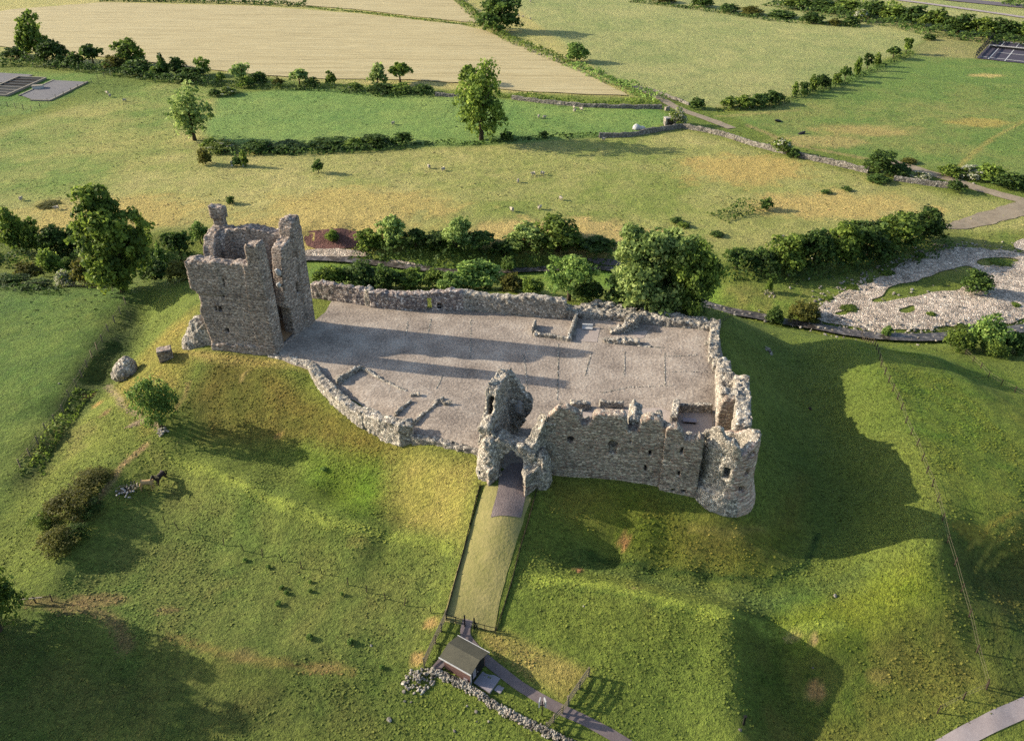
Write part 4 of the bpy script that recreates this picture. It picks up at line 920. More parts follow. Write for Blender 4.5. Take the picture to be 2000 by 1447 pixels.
stone('wall_end', wall(c1[1] - np.array([.7, -.1, 0]), c1[1] + np.array([.25, -.25, 0]), 1.5, [(0, 10.9), (1, 10.7)], 6.2), .16, M['rubble'], n1, .1, 1.9, 66)
n2 = thing('north_curtain_wall', 'long curtain wall with a small doorway, its face heavily crumbled', 'castle wall', tuple(at(838, 606, 8)))
cpx = [(724, 601), (780, 606), (835, 608), (880, 608), (920, 607.5), (980, 614), (1040, 619), (1102, 625)]
ctop = [10.6, 10.65, 10.9, 11.3, 10.9, 10.7, 11.3, 11.1]
cfs = rub_line(cpx, 8, ctop, 1.3)
dp = at(838, 606, 8); cdoor = lambda X, Y, Z: np.maximum(np.maximum(np.abs(X - dp[0] - .1) - .36, np.abs(Z - 9.0) - 1.15), np.abs(Y - dp[1]) - 3)
dc2 = blob((dp[0] + 1.6, dp[1], 8.9), (.6, .5, .7))
def n_cls(c): return np.where(c[:, 0] > at(905, 608, 8)[0], 1, 0), [('faced_wall', M['curtain']), ('rubble_wall', M['rubble'])]
split_stone(cut(cfs, cdoor, dc2), .16, n_cls, n2, .12, 1.8, 67)
MB().box((dp[0] - .42, dp[1] - .02, 9.0), (.16, .16, 2.2)).box((dp[0] + .62, dp[1] - .02, 9.0), (.16, .16, 2.2)).box((dp[0] + .1, dp[1] - .02, 10.2), (1.3, .18, .2)).build('doorway', M['keep'], n2)
tag(stone('north_low_wall', union(rub_line([(1098, 622), (1130, 622), (1190, 627), (1250, 632), (1320, 641), (1402, 652)], 8, [9.6, 9.0, 9.0, 9.2, 9.2, 9.1], 2.3), rub_line([(1125, 612), (1170, 606), (1240, 612)], 8, [8.7, 9.1, 8.7], 1.3)), .17, M['rubble'], None, .2, 1.9, 68), 'low wide rubble remains of wall along the far edge of the yard', 'ruined wall')
wl = thing('south_low_wall', 'curving low rubble wall stepping down over the front slope', 'ruined wall', tuple(at(690, 800, 7)))
stone('upper_course', rub_line([(525, 706), (560, 715), (606, 730)], 7.2, [8.1, 8.2, 8.35], 1.3), .15, M['rubble'], wl, .1, 1.9, 70)
stone('middle_course', rub_line([(604, 738), (622, 765), (650, 795), (690, 826), (708, 838)], 6.6, [8.6, 8.5, 8.6, 8.5, 8.5], 1.3), .15, M['rubble'], wl, .11, 1.9, 71)
stone('tall_end', rub_line([(700, 832), (745, 856), (783, 872), (806, 872)], 6.6, [8.8, 9.2, 9.7, 9.6], 1.5), .15, M['rubble'], wl, .12, 1.9, 72)
tag(stone('wall_footing', rub_line([(806, 866), (850, 874), (900, 887), (948, 899)], 7.3, [8.25, 8.2, 8.15, 8.3], .9), .15, M['rubble'], None, .14, 2.1, 73), 'low rubble footing between the tall wall end and the gate arch', 'ruined wall')

stone('room_wall', rub_line([(1316, 809), (1388, 807)], 8, [9.3, 9.2], .6), .13, M['rubble'], hall, .07, 2.1, 31)
stone('room_wall', rub_line([(1313, 803), (1305, 846)], 8, [9.8, 10.6], .8), .13, M['rubble'], hall, .09, 2.1, 32)
stone('room_wall', rub_line([(1172, 797), (1216, 799)], 8, [9.0, 9.0], .5), .13, M['rubble'], hall, .07, 2.1, 33)
stone('room_wall', rub_line([(1116, 803), (1152, 802)], 8, [9.3, 8.9], .8), .13, M['rubble'], hall, .09, 2.1, 34)
# ---- low foundation walls and stone rows inside the yard
def found(pl, hgt, t, label, h=.12, amp=.06):
    return tag(stone('foundation_wall', rub_line(pl, 8.0, [8.05 + 1.35 * v for v in (hgt if isinstance(hgt, (list, tuple)) else [hgt] * len(pl))], t), h, M['rubble'], None, amp, 2.3, int(pl[0][0])), label, 'foundation', 'foundation walls in the yard')
found([(1043, 653), (1043, 658), (1080, 663), (1113, 669)], .45, .5, 'low stone edge with one taller stub, left of the white bench slab')
found([(1043, 652), (1048, 637)], .75, .4, 'short upright stub of wall standing alone near the north low wall')
found([(1113, 668), (1129, 627)], [.5, .9], .5, 'foundation running to the rear wall beside the white bench slab')
found([(1196, 655), (1222, 652), (1245, 640)], [.5, .9, 1.0], .9, 'stepped rubble stack with the pale dust patch beside it', amp=.16)
found([(1238, 645), (1252, 630)], [1.2, .9], 1.5, 'rounded rubble lump against the rear low wall', amp=.18)
found([(1180, 671), (1215, 675), (1246, 677)], [.4, .6, .5], 1.0, 'flat heap of foundation stones in front of the rubble stack', amp=.14)
found([(1246, 679), (1300, 684), (1392, 690)], .18, .35, 'thin kerb of stones marking the north room edge', amp=.05)
found([(1378, 678), (1392, 680)], .5, .5, 'short kerb block against the east wall')
found([(662, 748), (706, 724)], [.5, .6], .5, 'foundation in the keep shadow, crossing to the curving wall')
found([(706, 724), (745, 745), (790, 768)], [.35, .2, .15], .45, 'nearly buried line of footing in the keep shadow')
found([(776, 812), (804, 790)], .4, .35, 'short cross foundation, nearer the keep, by the tall wall end')
found([(810, 832), (856, 795)], .45, .4, 'long cross foundation reaching the tall wall end')
found([(805, 778), (818, 777)], .35, .5, 'tiny lump of masonry lying between the cross foundations', amp=.13)
found([(853, 792), (868, 783)], [.5, .4], .4, 'small stub at the head of the long cross foundation')
found([(862, 795), (876, 797)], .45, .6, 'rough stone block at the corner of the long cross foundation', amp=.13)
def stone_row(pl, label, n=None):
    P = [at(px, py, 8.0) for px, py in pl]; mb = MB(); rr = np.random.default_rng(int(pl[0][0]))
    for a, b in zip(P[:-1], P[1:]):
        L = np.linalg.norm(b - a); m_ = int(L / .33)
        for k in range(m_):
            if rr.random() < .25: continue
            s_ = rr.uniform(.14, .34); p = a + (b - a) * (k + .5) / m_ + rr.normal(0, .05, 3) * np.array([1, 1, 0]); mb.rock((p[0], p[1], gz(p[0], p[1]) + .06), (s_, s_ * rr.uniform(.7, 1), .14), rr)
    for a, b in zip(P[:-1], P[1:]): mb.bar(np.r_[a[:2], gz(*a[:2]) + .035], np.r_[b[:2], gz(*b[:2]) + .035], .16, .06)
    return tag(mb.build('stone_row', M['rubble']), label, 'stone row', 'rows of stones set in the gravel')
for pl, lb in [([(1090, 672), (1090, 735), (1088, 782)], 'straight row of stones crossing the yard where the keep shadow ends'), ([(1022, 690), (1028, 735), (1030, 760)], 'stone row just behind the tall gate fragment'), ([(1155, 690), (1142, 735)], 'slanting short stone row near the shadow tip'),
               ([(1298, 692), (1298, 756)], 'stone row joining the room kerb to the white stones'), ([(1172, 768), (1230, 757), (1316, 755)], 'bent row of white stones behind the hall range'), ([(796, 628), (793, 655)], 'short stone row below the small doorway, nearer the keep'), ([(842, 624), (836, 651)], 'short stone row directly below the small doorway'),
               ([(920, 625), (918, 700)], 'faint stone row in front of the crumbled curtain wall'), ([(866, 732), (852, 760)], 'stone row between the two keep shadows'), ([(1220, 688), (1219, 735)], 'faint stone row in the middle of the east half'), ([(1302, 700), (1362, 698)], 'thin stone row near the east wall, nearer the kerb'), ([(1300, 729), (1392, 728)], 'thin stone row near the east wall, nearer the hall')]: stone_row(pl, lb)

# ---- fallen blocks of masonry left of the keep
p = atg(243, 742); tag(stone('masonry_block', union(blob(p + np.array([0, .8, 1.0]), (1.6, 1.5, 1.6)), blob(p + np.array([.4, 1.1, 1.6]), (1.2, 1.2, 1.5)), blob(p + np.array([-.9, .5, .5]), (1.0, .9, 1.0))), .13, M['rubble'], None, .16, 1.8, 81), 'rounded fallen lump of masonry with the worn path at its foot', 'masonry block', 'fallen masonry by the keep')
p = atg(322, 708)
mb_ = lambda X, Y, Z: np.maximum(np.maximum(np.abs((X - p[0]) * .93 + (Y - p[1] - .7) * .37) - .95, np.abs(-(X - p[0]) * .37 + (Y - p[1] - .7) * .93 + (Z - p[2] - .9) * .35) - .75), np.abs(Z - p[2] - .9) - 1.15)
mb_.bb = (p[0] - 2.2, p[0] + 2.2, p[1] - 1.2, p[1] + 2.8, p[2] - .3, p[2] + 2.6)
tag(stone('masonry_block', mb_, .12, M['keep'], None, .04, 1.9, 82), 'square tilted block of coursed masonry with a dark crack', 'masonry block', 'fallen masonry by the keep')

# ------------------------------------------------------------------ foliage: crowns of many leaf-sized faces
def leaf_quads(P, Nn, size, rr, tint, flat=.55):
    n = len(P); a = rr.normal(size=(n, 3)); nn = Nn + flat * a; nn /= np.linalg.norm(nn, axis=1)[:, None] + 1e-9
    t = np.cross(nn, rr.normal(size=(n, 3))); t /= np.linalg.norm(t, axis=1)[:, None] + 1e-9; b = np.cross(nn, t)
    s = size * rr.uniform(.55, 1.35, n)[:, None]; l = rr.uniform(.6, 1.0, n)[:, None]
    bend = nn * s * rr.uniform(-.25, .25, n)[:, None]
    V = np.stack([P - t * s * .5, P - b * s * .5 * l + bend, P + t * s * .5, P + b * s * .5 * l + bend], 1).reshape(-1, 3)
    Q = np.arange(4 * n).reshape(-1, 4); c = np.repeat(tint, 4)
    return V, Q, np.c_[c, c, c]

def crown_mesh(name, seed, mat, lobes, n, size, squash=(1, 1, 1), flower=0.0):
    """lobes = [(x, y, z, r)...] in a unit box of width 1 (x, y in -.5...5) and height 1"""
    rr = np.random.default_rng(seed); L = np.array(lobes, float); sub = []
    for x, y, z, r in L:                                   # each lobe breaks up into leaf clumps
        m = max(5, int(26 * (r / .3) ** 1.5))
        d = rr.normal(size=(m, 3)); d /= np.linalg.norm(d, axis=1)[:, None]; d[:, 2] = np.where(d[:, 2] < -.5, -d[:, 2], d[:, 2])
        rad = r * rr.uniform(.55, 1.0, m)[:, None]
        sub += [(*(np.array([x, y, z]) + d_ * q), rr.uniform(.26, .46) * r) for d_, q in zip(d, rad)]
    S = np.array(sub); wgt = S[:, 3] ** 1.6; wgt /= wgt.sum(); k = rr.choice(len(S), n, p=wgt)
    d = rr.normal(size=(n, 3)); d /= np.linalg.norm(d, axis=1)[:, None]; d[:, 2] = np.where((d[:, 2] < -.2) & (rr.random(n) < .6), -d[:, 2], d[:, 2])
    P = S[k, :3] + d * S[k, 3][:, None] * rr.uniform(.55, 1.12, n)[:, None]
    ct = rr.uniform(.1, .85, len(S)); tint = np.clip(ct[k] + rr.normal(0, .16, n), 0, .92)
    if flower: tint = np.where((rr.random(len(S)) < flower)[k] & (rr.random(n) < .75), 1.0, tint * .75)
    P[:, 2] = np.maximum(P[:, 2], .0 + .02 * rr.random(n))
    V, Q, c = leaf_quads(P * np.array(squash), d, size, rr, tint)
    return mesh_data(name, V, Q, mat, False, c)

def lobes(kind, seed):
    r = np.random.default_rng(100 + seed); o = []
    if kind == 'round':
        o = [(0, 0, .62, .32), (0, 0, .34, .32)] + [(.3 * math.cos(a), .3 * math.sin(a), r.uniform(.16, .7), r.uniform(.16, .24)) for a in np.arange(12) * .9] + [(r.uniform(-.12, .12), r.uniform(-.12, .12), .82, .17)]
    elif kind == 'tall':
        o = [(r.uniform(-.14, .14), r.uniform(-.14, .14), z, r.uniform(.17, .25)) for z in np.linspace(.16, .84, 10)] + [(.27 * math.cos(a), .27 * math.sin(a), z, r.uniform(.13, .2)) for a, z in zip(r.uniform(0, 6.28, 12), r.uniform(.14, .66, 12))]
    elif kind == 'wide':
        o = [(.30 * math.cos(a), .30 * math.sin(a), r.uniform(.42, .68), r.uniform(.15, .22)) for a in np.arange(8) * .785 + r.uniform(0, .5)] + [(.12 * math.cos(a), .12 * math.sin(a), r.uniform(.66, .82), r.uniform(.14, .2)) for a in r.uniform(0, 6.28, 5)] + [(0, 0, .5, .26)]
    elif kind == 'bush':
        o = [(0, 0, .38, .36)] + [(.26 * math.cos(a), .26 * math.sin(a), r.uniform(.2, .5), r.uniform(.2, .28)) for a in r.uniform(0, 6.28, 8)] + [(r.uniform(-.2, .2), r.uniform(-.2, .2), r.uniform(.55, .78), r.uniform(.16, .24)) for _ in range(4)]
    elif kind == 'spire':
        o = [(0, 0, z, .30 * (1.08 - z) + .03) for z in np.linspace(.12, .93, 8)] + [(.2 * (1 - z) * math.cos(a), .2 * (1 - z) * math.sin(a), z, .12) for a, z in zip(r.uniform(0, 6.28, 6), r.uniform(.2, .7, 6))]
    elif kind == 'sparse':
        o = [(.3 * math.cos(a) * q, .3 * math.sin(a) * q, z, r.uniform(.1, .17)) for a, z, q in zip(r.uniform(0, 6.28, 11), r.uniform(.3, .88, 11), r.uniform(.3, 1.1, 11))]
    return o

def trunk_mesh(name, seed, base=.035, split=.35, wide=.26):
    rr = np.random.default_rng(seed); mb = MB()
    mb.tube([(0, 0, -.04), (.005, 0, .12), (.01, .01, split), (0, .02, .62), (.01, 0, .8)], [base * 1.3, base, base * .8, base * .45, base * .2], 7)
    for k in range(6):
        a = k * 1.05 + rr.uniform(-.3, .3); z0 = rr.uniform(split * .7, split * 1.5); q = rr.uniform(.6, 1)
        mb.tube([(0, 0, z0), (wide * .45 * q * math.cos(a), wide * .45 * q * math.sin(a), z0 + .14), (wide * q * math.cos(a), wide * q * math.sin(a), z0 + .28)], [base * .5, base * .36, base * .12], 5)
    return mesh_data(name, np.concatenate(mb.V), mb.F, M['bark'], True)

CR = {}
def crown(kind, mat, var, n, size, flower=0.0):
    k = (kind, mat, var, n)
    if k not in CR: CR[k] = crown_mesh('crown', hash(kind) % 97 if False else sum(map(ord, kind + mat)) + var * 13, M[mat], lobes(kind, var * 7 + len(kind)), n, size, (1, 1, 1), flower)
    return CR[k]
TR = [trunk_mesh('trunk', i) for i in range(3)]
NT = [0]
def plant(name, px, py, wpx, top, kind, mat, label, cat='tree', group=None, big=0, sink=0.0, flower=0.0, lean_back=.32, hmul=1.0):
    p = atg(px, py); s = scale_at(p); wd = wpx / s; p = p + np.array([0, wd * lean_back, 0]); p[2] = float(gz(p[0], p[1]))
    ht = max(.5, (zat(top, p[0], p[1]) - p[2]) * .95 * hmul); NT[0] += 1; v = NT[0] % 3
    rpx = wpx * .512; n = int(np.clip(rpx * rpx * 2.2, 500, 3600)); n = 600 if n < 800 else 1300 if n < 2000 else 3200
    if big: n = big
    size = {600: .155, 1300: .115, 3200: .075, 2200: .06}.get(n, .045)
    cm = crown(kind, mat, v, n, size, flower)
    rz = (NT[0] * 2.399) % 6.283; sx = wd * 1.16
    if name == 'tree':
        t = thing('tree', label, cat, tuple(p), group); t.rotation_euler.z = rz; t.scale = (sx, sx * .92, ht)
        link(bpy.data.objects.new('trunk', TR[v]), t); link(bpy.data.objects.new('crown', cm), t); return t
    o = link(bpy.data.objects.new(name, cm)); o.location = (p[0], p[1], p[2] - .04 * ht - sink); o.rotation_euler.z = rz; o.scale = (sx, sx * .9, ht)
    return tag(o, label, cat, group)

def hedge(pl, wd, ht, mat, label, dens=14, size=.5, var=.45, name='hedge', gaps=0.0, seed=0):
    P = poly_w(pl); rr = np.random.default_rng(abs(seed + int(pl[0][0]) + 7)); VV = []; QQ = []; CC = []; nn = 0; run = 0
    for a, b in zip(P[:-1], P[1:]):
        L = np.linalg.norm(b - a); e = (b - a) / L; n_ = np.array([-e[1], e[0]]); m = int(L * dens * max(ht, 1))
        u = rr.uniform(0, L, m); sloc = run + u
        hh = ht * (1 + var * (vnoise(sloc / 3.5, np.zeros(m) + seed, np.zeros(m)) + .5 * vnoise(sloc / 1.3, np.zeros(m) + seed, np.zeros(m))))
        if gaps: hh = hh * np.where(vnoise(sloc / 7, np.zeros(m) + 5 + seed, np.zeros(m)) < -1 + 2 * gaps, .25, 1)
        ph = rr.uniform(0, math.pi, m); q = rr.uniform(.75, 1.08, m)
        wv = wd * .5 * (1 + .35 * vnoise(sloc / 2.2, np.zeros(m) + 3 + seed, np.zeros(m)))
        vv = np.cos(ph) * q * wv; zz = np.abs(np.sin(ph)) ** .7 * q * hh
        xy = a + e * u[:, None] + n_ * vv[:, None]; Pq = np.c_[xy, gz(xy[:, 0], xy[:, 1]) + zz]
        Nn = np.c_[n_[0] * np.cos(ph), n_[1] * np.cos(ph), np.sin(ph)]
        tint = np.clip(.45 + .45 * vnoise(sloc / 1.8, zz / 1.2, vv) + rr.normal(0, .15, m), 0, .93)
        V, Q, c = leaf_quads(Pq, Nn, size, rr, tint); VV.append(V); QQ.append(Q + nn); CC.append(c); nn += len(V); run += L
    V = np.concatenate(VV); o0 = np.r_[P[0], gz(*P[0])]
    o = bpy.data.objects.new(name, mesh_data(name, V - o0, np.concatenate(QQ), M[mat], False, np.concatenate(CC))); link(o); o.location = o0
    return tag(o, label, 'hedge')

G1 = 'trees and bushes along the hedge below the large crop'
for a in [
 (65,122,64,25,'tall','leaf_mid','tall airy tree towering over the dark hedge by the open water tanks'),
 (97,128,62,76,'round','leaf_dark','broad dark tree pressed against the tall airy tree'),
 (178,134,44,84,'wide','leaf_dark','rounded dark tree beyond the filter bed'),
 (250,132,54,74,'round','leaf_mid','round headed tree rising behind a brown bush'),
 (316,152,36,100,'spire','leaf_dark','pointed dark tree in the hedge, just past the brown bush'),
 (346,152,38,112,'tall','leaf_dark','narrow dark tree beside the pointed tree in the hedge'),
 (395,148,28,110,'round','leaf_mid','small upright tree with a bare dead branch in the hedge'),
 (467,160,34,120,'round','leaf_grey','small grey green tree standing out against the crop edge'),
 (583,168,38,134,'wide','leaf_grey','pale bushy tree midway along the crop edge'),
 (645,168,24,140,'tall','leaf_mid','slim little tree alone on the crop edge'),
 (737,170,36,121,'round','leaf_grey','upright egg shaped tree, one of two against the pale crop'),
 (780,164,46,122,'wide','leaf_mid','spreading spiky tree beside the egg shaped tree'),
 (915,168,38,125,'round','leaf_mid','small round tree behind the big ash')]:
    plant('tree', a[0], a[1], a[2], a[3], a[4], a[5], a[6], 'tree', G1)
for a in [
 (25,118,56,90,'bush','leaf_dark','low dark bush in the far corner hedge'), (145,134,34,97,'bush','leaf_dark','dark bush between the two dark trees by the water works'), (120,132,30,104,'bush','leaf_dark','dense bush at the foot of the broad dark tree'),
 (222,142,44,106,'bush','leaf_brown','brownish bush below the round headed tree'), (264,150,58,112,'bush','leaf_dark','large dark bush at the corner of the fence'), (300,152,26,126,'bush','leaf_mid','small green bush at the end of the wire fence'),
 (372,162,54,128,'bush','leaf_dark','wide dark bush under the dead branch tree'), (430,160,18,138,'bush','leaf_mid','thin bush on the crop edge, left of the grey green tree'), (500,166,40,136,'bush','leaf_dark','dark bush right of the grey green tree'),
 (478,172,30,146,'bush','leaf_mid','low bush under the grey green tree'), (541,170,24,150,'bush','leaf_brown','small olive bush on the crop edge'), (606,172,34,148,'bush','leaf_dark','dark bush leaning on the pale bushy tree'), (692,178,34,160,'bush','leaf_mid','low bush between the slim tree and the egg shaped tree'),
 (745,184,60,162,'bush','leaf_dark','broad low bush below the egg shaped tree'), (785,184,50,160,'bush','leaf_mid','broad low bush below the spreading spiky tree'), (824,184,36,164,'bush','leaf_dark','rounded bush with yellow flowers at the hedge end')]:
    plant('bush', a[0], a[1], a[2], a[3], a[4], a[5], a[6], 'bush', G1)
plant('bush', 443, 188, 38, 168, 'bush', 'leaf_flower', 'white flowering bush at the corner of the green meadow', 'bush', None, 0, 0, .35)
plant('bush', 418, 190, 24, 172, 'bush', 'leaf_dark', 'small dark bush next to the white flowering bush', 'bush')
plant('tree', 940, 277, 112, 127, 'tall', 'leaf_mid', 'big ash tree standing in the green meadow hedge', 'tree', None, 6000, 0, 0, .1)
plant('tree', 378, 277, 84, 166, 'tall', 'leaf_grey', 'thin crowned tree on its own at the left end of the green meadow', 'tree', None, 2200, 0, 0, .1)
plant('tree', 975, 64, 76, -14, 'round', 'leaf_dark', 'large dark tree at the top where the two crops meet', 'tree', None, 3200, 0, 0, .1)
plant('tree', 1127, 122, 42, 82, 'round', 'leaf_light', 'small bright green tree alone on the hedge beside the crop', 'tree', None, 0, 0, 0, .1)
G2 = 'bushes along the lower meadow hedge'
for a in [(500,300,64,272,'bush','leaf_dark','dark bush at the left end of the lower meadow hedge'), (556,298,78,276,'bush','leaf_dark','long dark bush, second from the left in the lower meadow hedge'), (640,294,72,268,'bush','leaf_dark','dark bush in the middle of the lower meadow hedge'),
          (692,292,44,266,'bush','leaf_mid','smaller bush in the middle of the lower meadow hedge'), (730,290,62,258,'bush','leaf_dark','tall rounded bush near the right end of the lower meadow hedge'), (786,285,42,255,'bush','leaf_dark','round bush closing the right end of the lower meadow hedge'),
          (425,300,60,274,'bush','leaf_flower','pale flecked bush under the thin crowned tree'), (990,277,28,254,'bush','leaf_dark','single round bush right of the big ash'), (1063,270,18,255,'bush','leaf_dark','tiny round bush on the low wall, farthest from the ash'), (410,292,40,268,'bush','leaf_mid','green bush right at the foot of the thin crowned tree')]:
    plant('bush', a[0], a[1], a[2], a[3], a[4], a[5], a[6], 'bush', G2, 0, 0, .12 if 'flecked' in a[6] else 0)
for a in [(400,322,24,288,'round','leaf_brown','brownish little thorn tree in the dry pasture'), (478,326,18,294,'tall','leaf_mid','slim young tree beside the two white posts'), (622,338,22,310,'round','leaf_dark','lone small round tree in the dry pasture'), (450,399,16,382,'round','leaf_dark','tiny lone tree in the pasture above the keep')]:
    plant('tree', a[0], a[1], a[2], a[3], a[4], a[5], a[6], 'tree', None, 0, 0, 0, .1)
plant('bush', 462, 326, 22, 305, 'bush', 'leaf_dark', 'small dark bush beside the slim young tree', 'bush')
plant('bush', 90, 406, 46, 396, 'bush', 'leaf_brown', 'flat scrubby bush in the dry pasture with white stones', 'bush')
hedge([(-60,128),(60,128),(200,142),(300,156),(420,168)], 5, 3.0, 'leaf_dark', 'dark hedge running behind the water works', 9, .7)
hedge([(420,168),(540,174),(640,176),(760,188),(850,186)], 4, 2.0, 'leaf_dark', 'hedge along the near side of the large crop', 9, .65)
hedge([(850,184),(920,188),(1000,190)], 2.5, 1.0, 'leaf_mid', 'thin hedge behind the big ash', 8, .6)
hedge([(1000,186),(1080,200),(1180,206),(1290,206)], 4, 1.8, 'leaf_mid', 'hedge above the stone wall at the point of the crop', 9, .65)
hedge([(400,300),(600,300),(700,295),(800,288)], 4, 1.5, 'leaf_dark', 'low hedge under the lower meadow bushes', 9, .65)
hedge([(806,284),(860,282),(930,282),(1000,275),(1080,270),(1180,264)], 2.2, 1.1, 'leaf_dark', 'thin dark hedge passing the foot of the big ash', 10, .6)
hedge([(885,-6),(940,44),(985,75),(1040,100),(1110,128)], 4.5, 2.2, 'leaf_mid', 'long diagonal hedge rising from the crop point to the dark tree', 8, .75)
hedge([(1110,128),(1180,158),(1240,180),(1290,198)], 5, 2.6, 'leaf_light', 'bushy diagonal hedge between crop point and small bright tree', 9, .7)
hedge([(200,2),(320,4),(480,8),(600,14)], 4, 2.5, 'leaf_dark', 'thick hedge between the two crops', 6, .9, .5)
hedge([(600,14),(640,20),(700,24),(800,36),(930,52)], 2.5, 1.2, 'leaf_mid', 'thin gappy hedge between the two crops', 7, .8, .6, 'hedge', .45)
G3 = 'bushes along the hedge of the sports field'
plant('bush', 1363, 215, 30, 187, 'bush', 'leaf_dark', 'rounded dark bush alone beside the track', 'bush')
for a in [(1424,214,32,186,'bush','leaf_mid','pale tipped bush at the track end of the sports field hedge'), (1456,214,38,182,'bush','leaf_mid','second bush from the track end of the sports field hedge'), (1484,212,38,178,'bush','leaf_dark','third bush from the track end of the sports field hedge'), (1512,206,40,174,'bush','leaf_dark','dark bush where the sports field hedge starts to climb')]:
    plant('bush', a[0], a[1], a[2], a[3], a[4], a[5], a[6], 'bush', G3)
G4 = 'young trees in a row along the sports field'
for i, a in enumerate([(1551,190,16,160,'tall'), (1570,186,20,158,'round'), (1588,180,22,148,'tall'), (1606,174,28,144,'round'), (1634,166,20,142,'round'), (1650,160,22,126,'wide'), (1673,150,16,112,'tall'), (1694,138,20,102,'sparse'), (1712,130,18,104,'tall'), (1745,116,28,90,'wide'), (1770,106,26,72,'sparse')]):
    plant('tree', a[0], a[1], a[2], a[3], a[4], 'leaf_dark' if i % 2 else 'leaf_mid', 'young tree in the sports field row, number %s counting up from the dark bush' % ('one two three four five six seven eight nine ten eleven'.split()[i]), 'tree', G4, 0, 0, 0, .1)
plant('bush', 1816, 80, 22, 66, 'bush', 'leaf_dark', 'small dark bush at the top end of the sports field row', 'bush')
hedge([(1400,216),(1500,212),(1560,190),(1640,166),(1720,132),(1780,104)], 3, 1.1, 'leaf_dark', 'low hedge under the row of young trees', 8, .65, .5)
G5 = 'bushes on the far hedge of the dry pasture'
for i, a in enumerate([(1300,8,46,-14), (1375,16,44,-12), (1425,26,40,6), (1472,32,50,10), (1532,38,54,18), (1590,48,44,22), (1632,52,26,34), (1664,52,34,28)]):
    plant('bush', a[0], a[1], a[2], a[3], 'bush', 'leaf_dark' if i % 3 else 'leaf_brown', 'dark bush on the far pasture hedge, number %s from the left' % ('one two three four five six seven eight'.split()[i]), 'bush', G5)
plant('bush', 1682, 44, 32, 14, 'bush', 'leaf_flower', 'white flowering bush at the end of the far pasture hedge', 'bush', None, 0, 0, .5)
hedge([(1230,4),(1400,24),(1500,40),(1680,54)], 4, 1.6, 'leaf_dark', 'continuous hedge under the far pasture bushes', 6, .9)
G6 = 'trees of the far belt below the road'
for i, a in enumerate([(1560,20,50,-10),(1610,24,60,-6),(1660,30,60,-2),(1705,38,56,0),(1745,44,58,4),(1790,50,60,8),(1835,62,62,14),(1880,70,60,22),(1925,74,60,30),(1965,78,60,34),(2010,80,60,36)]):
    plant('tree', a[0], a[1], a[2], a[3], 'bush', 'leaf_dark' if i % 2 else 'leaf_mid', 'bushy tree of the far belt below the road, number %s from the left' % ('one two three four five six seven eight nine ten eleven'.split()[i]), 'tree', G6, 1300)
hedge([(1500,10),(1700,44),(1850,74),(2040,92)], 9, 3.5, 'leaf_dark', 'dense undergrowth of the far tree belt', 5, 1.0)
hedge([(1960,8),(2040,22)], 6, 4, 'leaf_dark', 'scrap of hedge beside the main carriageway', 6, 1.0)
hedge([(1480,-8),(1620,2),(1760,20)], 5, 3, 'leaf_mid', 'scrubby hedge in front of the pale road', 5, 1.0)
# by the lane on the right
plant('bush', 1528, 304, 40, 266, 'bush', 'leaf_flower', 'elder bush with cream blossom on the field wall', 'bush', None, 1300, 0, .22)
plant('bush', 1552, 310, 26, 288, 'bush', 'leaf_dark', 'small dark bush beside the elder on the field wall', 'bush')
plant('tree', 1718, 340, 58, 292, 'round', 'leaf_dark', 'round elder tree flecked with blossom by the lane', 'tree', None, 3200, 0, .0, .15)
plant('bush', 1760, 348, 44, 316, 'bush', 'leaf_dark', 'dark bush leaning against the round elder tree', 'bush')
plant('bush', 1720, 360, 46, 340, 'bush', 'leaf_dark', 'low scrub bush below the round elder tree', 'bush')
plant('bush', 1804, 356, 34, 333, 'bush', 'leaf_flower', 'small shrub covered in cream blossom by the lane', 'bush', None, 1300, 0, .8)
plant('bush', 1870, 378, 32, 350, 'bush', 'leaf_dark', 'dark round bush at the end of the field wall', 'bush')
for i, a in enumerate([(1862,350,44,318,'leaf_mid','leafy bush at the near corner of the sports field'), (1900,352,50,318,'leaf_flower','pale flecked bush in the thicket by the lane'), (1940,358,56,318,'leaf_mid','middle bush of the thicket by the lane'), (1975,372,56,334,'leaf_dark','dark bush of the thicket by the lane'), (2010,372,50,338,'leaf_dark','last bush of the thicket, cut by the picture edge'), (1780,322,30,308,'leaf_brown','low brownish bush beside the dirt lane')]):
    plant('bush', a[0], a[1], a[2], a[3], 'bush', a[4], a[5], 'bush', None, 0, 0, .1)
hedge([(1400,428),(1440,416),(1472,404)], 5, 1.9, 'leaf_dark', 'clump of scrub on the pasture bank above the river trees', 16, .5)
for a in [(1322,438,26,424,'leaf_dark','small gorse clump left of the pasture scrub'), (1336,446,24,432,'leaf_mid','second small gorse clump left of the pasture scrub'), (1498,412,26,384,'leaf_dark','upright bush right of the pasture scrub'), (1402,464,28,452,'leaf_dark','low bush between pasture scrub and river trees'), (1616,380,22,370,'leaf_dark','tiny bush on the pasture bank near the lane'), (1655,374,18,364,'leaf_dark','tiniest bush on the pasture bank near the lane')]:
    plant('bush', a[0], a[1], a[2], a[3], 'bush', a[4], a[5], 'bush')
